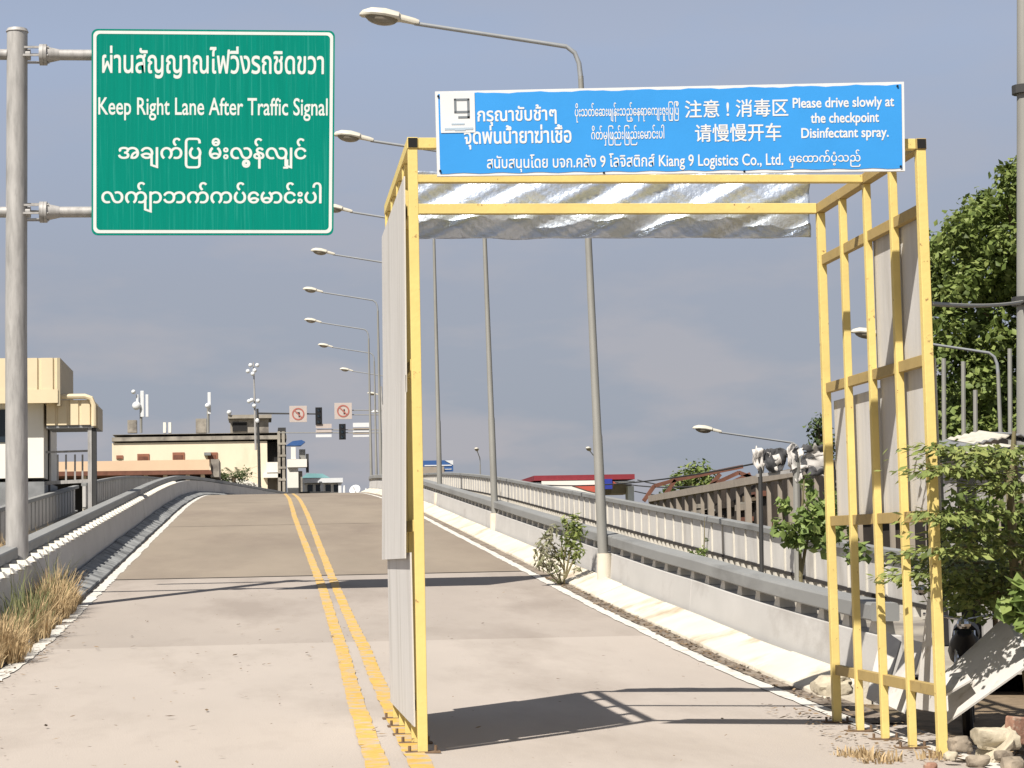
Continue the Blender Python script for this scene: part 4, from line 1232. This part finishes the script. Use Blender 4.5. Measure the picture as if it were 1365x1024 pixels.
# grasses
def blades(seed, spots, m, name, label, kindstuff=True, lean=.35):
    rs = np.random.RandomState(seed); V, F = [], []
    for (x, y, z, R, n, h) in spots:
        for _ in range(n):
            a = rs.uniform(0, 6.28); rr2 = R * math.sqrt(rs.uniform())
            p = np.array([x + rr2 * math.cos(a), y + rr2 * math.sin(a) * 1.2, z])
            a2 = rs.uniform(0, 6.28); H_ = h * rs.uniform(.45, 1.2) * (1 - .35 * rr2 / R)
            d = np.array([math.cos(a2), math.sin(a2), 0]) * rs.uniform(.1, 1) * lean
            d += np.array([math.cos(a), math.sin(a), 0]) * .25 * rr2 / R
            w_ = np.array([-math.sin(a2), math.cos(a2), 0]) * rs.uniform(.004, .010)
            i = len(V)
            m1 = p + d * H_ * .4 + np.array([0, 0, H_ * .6]); e = p + d * H_ * 1.2 + np.array([0, 0, H_ * rs.uniform(.75, 1.0)])
            V += [p - w_, p + w_, m1 + w_ * .8, m1 - w_ * .8, e + w_ * .2, e - w_ * .2]
            F += [(i, i + 1, i + 2, i + 3), (i + 3, i + 2, i + 4, i + 5)]
    o = fast_mesh(name, V, F, m)
    o['kind'] = 'stuff'; tag(o, label, 'grass')
    return o
sp_ = []
q = random.Random(9)
for i in range(15):
    y = 24.4 + i * .72
    x = -3.02 + q.uniform(-.16, .06)
    h = .46 + .24 * math.sin(i * 1.3)
    if 7 <= i <= 8: h *= .7
    sp_.append((x, y, gz(x, y), .22, 170, max(.25, h)))
for (x, y, h) in ((-3.05, 32.6, .95), (-3.1, 33.4, .95), (-3.05, 31.8, .85), (-2.98, 25.2, .75), (-3.05, 26.0, .85), (-3.15, 24.6, .5)):
    sp_.append((x, y, gz(x, y), .25, 240, h * .85))
blades(5, sp_, M['straw'], 'dry_grass', 'straw coloured dry grass growing along the foot of the left barrier')
sp_ = [(-3.12 + q.uniform(-.1, .05), y, gz(-3.1, y), .18, 60, q.uniform(.6, .95)) for y in np.arange(27, 33.5, .6)]
sp_ += [(-3.2, y, gz(-3.2, y), .12, 14, 1.25) for y in (28.5, 29.6, 33, 33.6)]
blades(6, sp_, M['grass_green'], 'green_grass', 'grey green grass stalks standing among the straw by the left barrier', lean=.2)
sp_ = [(q.uniform(-5.9, -4.2), q.uniform(33, 44), 0, .35, 120, .9) for _ in range(34)]
sp_ = [(x, y, gz(x, y) + .05, R, n_, h) for x, y, z, R, n_, h in sp_]
blades(7, sp_, M['straw'], 'walkway_grass', 'yellow dry grass on the walkway behind the green sign mast')
# dead leaves and twigs in the right gutter and about the gate foot
V, F = [], []
rs = np.random.RandomState(8)
def litter(n, xa, xb, ya, yb, size):
    for _ in range(n):
        x = rs.uniform(xa, xb); y = rs.uniform(ya, yb); z = gz(x, y) + .016 + rs.uniform(0, .02)
        a = rs.uniform(0, 6.28); L = size * rs.uniform(.5, 1.5)
        t_ = np.array([math.cos(a), math.sin(a), rs.uniform(-.2, .3)]) * L; s2 = np.array([-math.sin(a), math.cos(a), rs.uniform(-.3, .3)]) * L * .4
        p = np.array([x, y, z]); i = len(V)
        V.extend([p - t_, p + s2, p + t_, p - s2]); F.append((i, i + 1, i + 2, i + 3))
litter(900, 4.95, 5.25, 19, 38, .035)
litter(350, 4.3, 5.4, 14.9, 19, .03)
litter(140, 4.0, 5.0, 14.3, 15.6, .022)
litter(120, -2.9, 4.8, 12, 38, .022)
litter(160, -2.95, -2.5, 22, 32, .03)
litter(260, -2.7, 4.9, 13, 39, .014)
litter(60, -2.4, 1.0, 14, 30, .035)
o = fast_mesh('leaf_litter', V, F, M['litter']); o['kind'] = 'stuff'; tag(o, 'brown dead leaves scattered in the gutter and at the gate feet', 'leaves')
blades(11, [(4.35 + q.uniform(-.4, .3), 14.6 + q.uniform(-.2, .4), gz(4.4, 14.7), .12, 40, .10) for _ in range(7)], M['straw'], 'tuft_grass', 'short dry grass tufts on the concrete beside the right gate post')

# layered plant in front of the right post
lp = thing('layered_shrub', 'tall shrub with layered yellow green leaf tiers overhanging the right gate post', 'shrub', (5.7, 15.6, -.2))
st = MB()
cl_l = []
tiers = []
def bough(x0, y0, x1, y1, Y0, Y1_):
    a, b_ = U(x0, y0, Y0), U(x1, y1, Y1_)
    mid = a.lerp(b_, .5) + Vector((0, 0, .06))
    st.tube([a, mid, b_], [.014, .01, .004], 6)
    tiers.append((a, mid, b_))
root = (1350, 900)
st.tube([(5.75, 15.7, -.2), U(1352, 760, 15.6), U(1346, 650, 15.5), U(1352, 575, 15.5)], [.045, .038, .03, .015], 8)
st.tube([U(1350, 800, 15.6), U(1385, 700, 15.4), U(1400, 610, 15.2)], [.035, .03, .02], 8)
for b_ in ((1340, 640, 1238, 628, 15.4, 14.5), (1345, 625, 1246, 597, 15.4, 14.6), (1345, 690, 1242, 692, 15.3, 14.5), (1348, 740, 1240, 738, 15.4, 14.75), (1350, 720, 1275, 715, 15.3, 14.9),
           (1350, 770, 1232, 768, 15.8, 15.6), (1352, 785, 1262, 785, 15.9, 15.9), (1355, 800, 1300, 800, 16.0, 15.9), (1385, 615, 1318, 606, 15.0, 14.6), 
           (1395, 655, 1322, 652, 15.0, 14.7), (1395, 740, 1320, 735, 15.6, 15.4), (1395, 780, 1330, 775, 15.9, 15.8), (1355, 750, 1200, 772, 15.9, 15.9), (1350, 760, 1215, 745, 16.2, 16.3), (1352, 800, 1275, 770, 15.9, 16.2), (1360, 830, 1300, 800, 15.8, 15.8)):
    bough(*b_)
st.build('stem', M['stem'], lp, smooth=True)
V, F = [], []
rs = np.random.RandomState(17)
for (a, mid, b_) in tiers:
    a, mid, b_ = np.array(a), np.array(mid), np.array(b_)
    L = np.linalg.norm(b_ - a); n = int(80 + L * 330)
    for _ in range(n):
        t_ = rs.uniform(.12, 1.03)
        p = (1 - t_) ** 2 * a + 2 * t_ * (1 - t_) * mid + t_ * t_ * b_
        sp2_ = .13 * math.sin(min(1, t_ * 1.1) * 2.7) + .05
        off = np.array([rs.normal() * sp2_, rs.normal() * sp2_ * 1.3, rs.normal() * .016 + .02 - abs(rs.normal()) * .02])
        p = p + off
        nrm = np.array([rs.normal() * .35, rs.normal() * .35 - .15, 1.0]); nrm /= np.linalg.norm(nrm)
        d = np.array([off[0], off[1], 0]) + rs.normal(size=3) * .06 + (b_ - a) / L * .08; d -= nrm * d.dot(nrm); d /= np.linalg.norm(d)
        s2 = np.cross(nrm, d); LL = rs.uniform(.045, .10)
        i = len(V)
        V += [p, p + d * LL * .5 + s2 * LL * .24 - nrm * .008, p + d * LL - nrm * .02, p + d * LL * .5 - s2 * LL * .24 - nrm * .008]
        F += [(i, i + 1, i + 2), (i, i + 2, i + 3)]
fast_mesh('foliage', V, F, M['leaf_layer'], lp)
# lower undergrowth behind it
tree('undergrowth_shrub', 'dark undergrowth shrub behind the fallen boards at the right edge', 'shrub', U(1320, 860, 17.5), [U(1330, 880, 17.5), U(1325, 800, 17.5)], [.03, .02],
     cl([(x + q.uniform(-8, 8), y + q.uniform(-8, 8), .17) for x in range(1268, 1460, 20) for y in (672, 698, 724, 750, 776, 802)], 17.6, .5, 9), 1150, .10, M['leaf'], 45)
tree('broad_leaf_plant', 'plant with large bright green leaves at the right edge above the fallen board', 'plant', U(1380, 900, 14.6), [U(1385, 930, 14.6), U(1375, 820, 14.6)], [.02, .012],
     cl([(1358, 800, .08), (1366, 785, .09), (1350, 815, .06), (1372, 830, .09), (1340, 808, .05), (1385, 800, .12)], 14.6, .1, 10), 2600, .16, M['leaf_fresh'], 46, aspect=.75, droop=.8)

# tin-roofed shack at the right
Yh = 21.0
shk = thing('tin_shack', 'lean-to shack with pale tin roof sheets and dark interior behind the layered shrub', 'shack', tuple(U(1320, 760, Yh)))
def tin(px0, py0, px1, py1, depth, rise, m_, amp=.018, pitch=.08, name='roof_sheet'):
    a, b_ = U(px0, py0, Yh), U(px1, py1, Yh)
    n = max(6, int((b_ - a).length / (pitch / 2)))
    lo, hi = [], []
    for i in range(n + 1):
        p = a.lerp(b_, i / n) + Vector((0, 0, amp * (i % 2)))
        lo.append(p); hi.append(p + Vector((.1, depth, rise)))
    b = MB(); b.add(lo + hi, [(i, i + 1, n + 2 + i, n + 1 + i) for i in range(n)])
    o = b.build(name, M[m_], shk); s2 = o.modifiers.new('t', 'SOLIDIFY'); s2.thickness = .012
tin(1248, 605, 1300, 602, 2.2, .10, 'tin'); tin(1290, 612, 1420, 606, 2.2, .22, 'tin'); tin(1268, 600, 1330, 585, 1.6, .10, 'tin_grey')
tin(1300, 592, 1345, 582, 1.2, .12, 'tin'); tin(1345, 578, 1420, 590, 1.5, .1, 'tin_grey')
b = face_box(MB(), 1262, 600, 1300, 604, Yh + .3, .1); b.build('beam', M['rust'], shk)
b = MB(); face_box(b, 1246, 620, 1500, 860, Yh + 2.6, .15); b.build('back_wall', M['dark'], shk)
for x, m_ in ((1268, 'galv'), (1312, 'galv'), (1325, 'post_conc'), (1350, 'wood')):
    face_box(MB(), x, 615, x + 6, 860, Yh + .2, .06).build('post', M[m_], shk)
b = MB(); b.prism([U(1347, 650, 18.5), U(1375, 622, 18.5), U(1400, 630, 18.5), U(1400, 665, 18.5), U(1352, 668, 18.5)], (0.05, .4, -.1)); b.build('hanging_sheet', M['tin'], shk)
# thin grey poles in front of the tree
for k_, (x, y0_, y1_) in enumerate(((1258, 478, 600), (1284, 482, 600), (1346, 465, 570), (1300, 520, 600))):
    tag(MB().tube([U(x + 1, y1_ + 60, 32), U(x, y0_, 32)], .035, 8).build('bamboo_pole', M['galv_dark'], smooth=True),
        ['thin grey pole against the tree, right beside the gate post', 'thin grey pole against the tree, taller and second from the gate post', 'thin grey pole close to the utility pole', 'short thin grey pole lowest above the tin roofs'][k_], 'pole', 'thin poles above the tin roofs')

# motorcycle in the shade
mc = thing('motorcycle', 'dark motorcycle parked in deep shade under the shrub behind the fallen boards', 'motorcycle', (5.75, 17.2, -.18))
mo = Vector((5.72, 17.2, -.2))
def at_m(x, y, z): return mo + Vector((.95 * x + .33 * y, -.33 * x + .95 * y, z))
for y_ in (0, 1.22):
    w = MB(); n = 24
    ring = [at_m(0, y_ + .27 * math.cos(2 * math.pi * i / n), .30 + .27 * math.sin(2 * math.pi * i / n)) for i in range(n + 1)]
    w.tube(ring, .045, 8, caps=False); wo = w.build('wheel', M['black'], mc, smooth=True)
    MB().tube([at_m(-.05, y_, .3), at_m(.05, y_, .3)], .06, 10).build('hub', M['chrome'], wo)
MB().tube([at_m(0, .95, .62), at_m(0, .5, .68), at_m(0, .1, .75), at_m(0, .02, .85)], [.13, .15, .12, .06], 12).build('body', M['black'], mc, smooth=True)
MB().tube([at_m(0, .5, .80), at_m(0, 1.25, .80)], [.11, .12], 12).build('seat', M['black'], mc, smooth=True)
for s2 in (-1, 1):
    MB().tube([at_m(.07 * s2, 0, .3), at_m(.07 * s2, .1, .86)], .02, 8).build('fork', M['chrome'], mc)
    MB().tube([at_m(0, .1, .95), at_m(.33 * s2, .18, 1.0)], .013, 8).build('handlebar', M['chrome'], mc)
    MB().tube([at_m(.25 * s2, .16, 1.0), at_m(.33 * s2, .1, 1.18)], .006, 6).build('mirror_stem', M['chrome'], mc)
    MB().ell(at_m(.34 * s2, .1, 1.2), .06, .015, .045, 12, 6).build('mirror', M['chrome'], mc)
MB().ell(at_m(0, -.02, .92), .06, .05, .055, 14, 8).build('headlight', M['chrome'], mc)
MB().ell(at_m(0, .02, .60), .06, .24, .05, 12, 8).build('fender', M['black'], mc)

# ------------------------------------------------------------------ fallen boards and rubble
def loose_board(label, pts, th=.014, m_='board_white'):
    b = MB()
    P = [Vector(p) for p in pts]
    nrm = (P[1] - P[0]).cross(P[-1] - P[0]).normalized()
    b.prism(P, nrm * th)
    return tag(b.build('cement_board', M[m_]), label, 'board', 'loose cement boards right of the gate')
loose_board('big white cement board slanting up to the right edge over the rubble', [U(1262, 966, 14.95), U(1375, 886, 14.6), U(1420, 806, 15.5), U(1340, 824, 15.7), U(1258, 900, 15.9)])
loose_board('small white cement board lying flat against the foot of the front right gate post', [U(1258, 930, 14.95), U(1296, 908, 14.9), U(1288, 897, 15.2), U(1256, 902, 15.3)])
loose_board('tall narrow cement board leaning upright behind the front right gate post', [U(1222, 945, 16.0), U(1251, 950, 15.6), U(1249, 775, 15.9), U(1240, 785, 16.0)])
loose_board('cement board leaning behind the second post of the right gate wall', [U(1180, 940, 16.9), U(1206, 952, 16.4), U(1232, 858, 17.0), U(1212, 853, 17.6)])
loose_board('lower cement board propped beside the end of the right barrier', [U(1156, 932, 17.6), U(1178, 942, 17.2), U(1202, 856, 17.9), U(1178, 840, 18.4)])
0 and loose_board('x', [U(1196, 962, 15.7), U(1240, 985, 15.0), U(1240, 945, 15.6), U(1210, 940, 16.2)])
from mathutils import noise as mnoise
def rock(label, px, py, Y, rx_, ry_, rz_, m_, seed, name='rock'):
    p = U(px, py, Y)
    b = MB(); b.ell((0, 0, 0), 1, 1, 1, 26, 16)
    out_ = []
    for v in b.v:
        d = Vector(v)
        k_ = 1 + .38 * mnoise.noise(d * 1.1 + Vector((seed * 7.1, 0, 0))) + .16 * mnoise.noise(d * 3.1 + Vector((0, seed * 3.3, 0))) + .07 * mnoise.noise(d * 8 + Vector((0, 0, seed)))
        q = d * k_
        q = Vector((max(-.82, min(.86, q.x)), max(-.85, min(.8, q.y)), max(-.7, min(.78, q.z))))   # broken flat faces
        out_.append((p.x + q.x * rx_, p.y + q.y * ry_, p.z + q.z * rz_))
    b.v = out_
    return tag(b.build(name, M[m_], smooth=True), label, 'rock', 'rubble right of the gate')
rock('jagged grey brown rock at the foot of the front right gate post', 1280, 992, 14.5, .09, .09, .07, 'rock', 1)
rock('small pale stone between the gate post and the brown rock', 1267, 1008, 14.3, .05, .05, .04, 'rock_pale', 2)
rock('large pale broken concrete lump under the big fallen board', 1327, 985, 14.7, .17, .16, .10, 'rock_pale', 3)
rock('brown rock below the pale concrete lump at the bottom edge', 1302, 1016, 14.2, .09, .08, .06, 'rock', 4)
rock('dark stone in the lower right corner', 1350, 1020, 14.0, .09, .08, .07, 'rock', 5)
rock('orange brown stone in front of the right gate post foot', 1240, 1022, 14.1, .05, .05, .035, 'brick', 6)
rock('rough stone lump against the end of the right barrier foot', 1110, 914, 18.6, .19, .26, .11, 'rock_pale', 8)
rock('flat brown stone beside the reddish block at the right edge', 1338, 1008, 14.2, .07, .06, .045, 'rock', 9)
V, F = [], []
rs = np.random.RandomState(29)
for _ in range(420):                              # grit and chips between the stones
    x = rs.uniform(4.75, 5.6); y = rs.uniform(13.6, 16.2); z = -.20 + rs.uniform(0, .05)
    h = rs.uniform(.008, .032); c = np.array([x, y, z]); i = len(V)
    pts = rs.normal(size=(5, 3)) * h
    V.extend([c + pts[k_] for k_ in range(5)]); F += [(i, i + 1, i + 2), (i, i + 2, i + 3), (i, i + 3, i + 4), (i + 1, i + 2, i + 4), (i + 2, i + 3, i + 4)]
o = fast_mesh('rubble_grit', V, F, M['rock']); o['kind'] = 'stuff'; tag(o, 'grit and small stone chips between the stones right of the gate', 'gravel')
tag(MB().box(-.1, .1, -.05, .05, 0, .19, Matrix.Translation(U(1358, 992, 14.8)) @ Euler((.05, .12, .3)).to_matrix().to_4x4()).build('brick_block', M['brick'], bevel=.01), 'reddish block standing on end by the right edge under the board', 'brick')
b = MB(); b.prism([U(1300, 1000, 14.9), U(1345, 960, 14.9), U(1352, 985, 14.4), U(1318, 1022, 14.4)], (0, .02, -.06))
tag(b.build('concrete_slab', M['rock_pale'], bevel=.01), 'thin pale concrete slab tilted on the rubble at the bottom right', 'slab')
